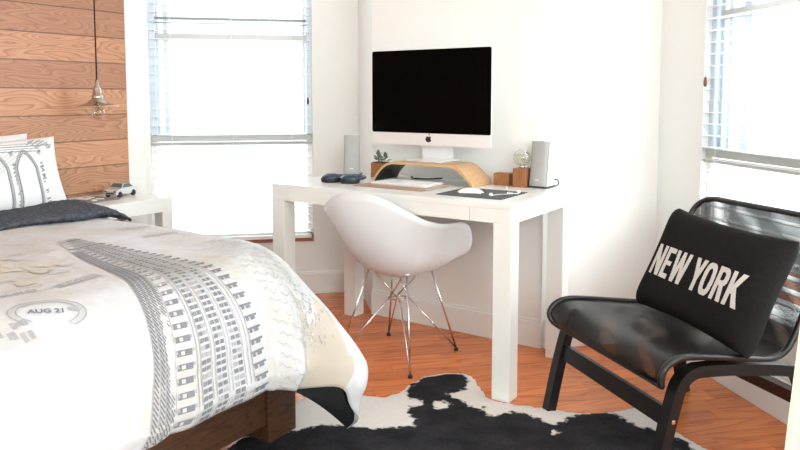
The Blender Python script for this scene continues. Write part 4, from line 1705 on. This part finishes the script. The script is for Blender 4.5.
for i in range(nx):
    for j in range(ny):
        if ragged(xmin + (i + 0.5) * CELL, ymin + (j + 0.5) * CELL) > 0:
            rf.append((vid(i, j), vid(i + 1, j), vid(i + 1, j + 1), vid(i, j + 1)))
m, nt, b = new_mat('cowhide')
at_ = N(nt, 'ShaderNodeAttribute', attribute_name='patch')
tc = N(nt, 'ShaderNodeTexCoord')
n1 = N(nt, 'ShaderNodeTexNoise')
n1.inputs['Scale'].default_value = 34
n1.inputs['Detail'].default_value = 6
n1.inputs['Roughness'].default_value = 0.65
L(nt, tc.outputs['Object'], n1.inputs['Vector'])
val = mathn(nt, 'ADD', at_.outputs['Fac'], mathn(nt, 'MULTIPLY', mathn(nt, 'SUBTRACT', n1.outputs[0], 0.5), 0.085))
rp = N(nt, 'ShaderNodeMapRange')
rp.inputs['From Min'].default_value = -0.004
rp.inputs['From Max'].default_value = 0.008
L(nt, val, rp.inputs['Value'])
mp = N(nt, 'ShaderNodeMapping')
mp.inputs['Scale'].default_value = (60, 240, 60)
L(nt, tc.outputs['Object'], mp.inputs['Vector'])
n3 = N(nt, 'ShaderNodeTexNoise')
n3.inputs['Scale'].default_value = 1.5
n3.inputs['Detail'].default_value = 4
L(nt, mp.outputs[0], n3.inputs['Vector'])
n4 = N(nt, 'ShaderNodeTexNoise')
n4.inputs['Scale'].default_value = 7
n4.inputs['Detail'].default_value = 3
L(nt, tc.outputs['Object'], n4.inputs['Vector'])
blk = mixcol(nt, mathn(nt, 'MULTIPLY', n3.outputs[0], n4.outputs[0]), (0.002, 0.002, 0.0025), (0.085, 0.087, 0.098))
wht = mixcol(nt, n3.outputs[0], (0.66, 0.62, 0.57), (0.84, 0.82, 0.79))
L(nt, mixcol(nt, rp.outputs[0], wht, blk), b.inputs['Base Color'])
b.inputs['Roughness'].default_value = 0.85
b.inputs['Specular IOR Level'].default_value = 0.08
bp = N(nt, 'ShaderNodeBump')
bp.inputs['Strength'].default_value = 0.5
bp.inputs['Distance'].default_value = 0.004
L(nt, n3.outputs[0], bp.inputs['Height'])
L(nt, bp.outputs[0], b.inputs['Normal'])
o = MB().add(rv, rf, True).build('cowhide_rug', m)
me = o.data
attr = me.attributes.new('patch', 'FLOAT', 'POINT')
attr.data.foreach_set('value', fld)
tag(o, 'black and white cowhide rug on the wooden floor by the bed', 'rug')

# ------------------------------------------------------------------ white drape at the right edge
cv = MB()


def drape(u, v):
    z = 0.80 * (1 - v)
    x0, y0_ = 0.868 - 0.062 * v, 1.50
    return (x0 + u * (0.22 + 0.06 * v), y0_ - 0.22 * u + 0.014 * math.sin(u * 30) * (0.4 + 0.6 * v), z + 0.002)


cv.grid(lambda u, v: drape(u * 0.05, v), 2, 20, mi=1)
cv.grid(lambda u, v: drape(0.05 + u * 0.95, v), 60, 20, mi=0)
o = cv.build('fabric_drape', [M['curtain'], M['yellow']])
tag(o, 'white fabric drape with a pale yellow edge at the far right', 'drape')

# ------------------------------------------------------------------ light and camera
wd = bpy.data.worlds.new('World')
sc.world = wd
wd.use_nodes = True
nt = wd.node_tree
bg = nt.nodes['Background']
tcw = N(nt, 'ShaderNodeTexCoord')
sepw = N(nt, 'ShaderNodeSeparateXYZ')
L(nt, tcw.outputs['Generated'], sepw.inputs[0])
rw = N(nt, 'ShaderNodeValToRGB')
rw.color_ramp.elements[0].position = 0.42
rw.color_ramp.elements[0].color = (0.86, 0.95, 0.95, 1)
rw.color_ramp.elements[1].position = 0.62
rw.color_ramp.elements[1].color = (0.88, 0.975, 1.0, 1)
L(nt, mathn(nt, 'MULTIPLY_ADD', sepw.outputs[2], 0.5, 0.5), rw.inputs[0])
L(nt, rw.outputs[0], bg.inputs['Color'])
bg.inputs['Strength'].default_value = 1.9


def area(name, loc, target, size, sizey, power, colr=(1, 1, 1)):
    l = bpy.data.lights.new(name, 'AREA')
    l.shape = 'RECTANGLE'
    l.size = size
    l.size_y = sizey
    l.energy = power
    l.color = colr
    o = bpy.data.objects.new(name, l)
    col.objects.link(o)
    o.location = loc
    o.rotation_euler = (Vector(target) - Vector(loc)).to_track_quat('-Z', 'Y').to_euler()
    return o


area('daylight_window', (1.86, 2.44, 1.35), (0.3, 2.85, 0.95), 1.3, 1.7, 75, (0.90, 0.99, 1.0))
area('daylight_right', (2.7, 0.5, 1.7), (0.3, 3.1, 0.8), 2.0, 1.8, 30, (0.91, 1.0, 1.0))
area('fill_behind', (0.9, -2.6, 2.0), (-0.2, 4.0, 0.9), 1.6, 1.2, 78, (0.92, 1.0, 0.985))  # added fill lamp inside the room, unseen behind the camera, brightens the far wall
area('daylight_far', (-0.95, 5.0, 1.6), (-0.2, 2.4, 0.6), 1.2, 1.6, 30, (0.97, 0.99, 1.0))

cd = bpy.data.cameras.new('Camera')
cam = bpy.data.objects.new('Camera', cd)
col.objects.link(cam)
cam.location = (0, 0, CAMH)
cam.rotation_euler = (PI / 2 - PITCH, 0, 0)
cd.sensor_width = 36
cd.lens = FOC / 800 * 36
cd.shift_y = (CY - 225) / 800
cd.clip_start = 0.05
sc.camera = cam
sc.view_settings.view_transform = 'Standard'
sc.view_settings.look = 'None'
sc.view_settings.exposure = 0.27
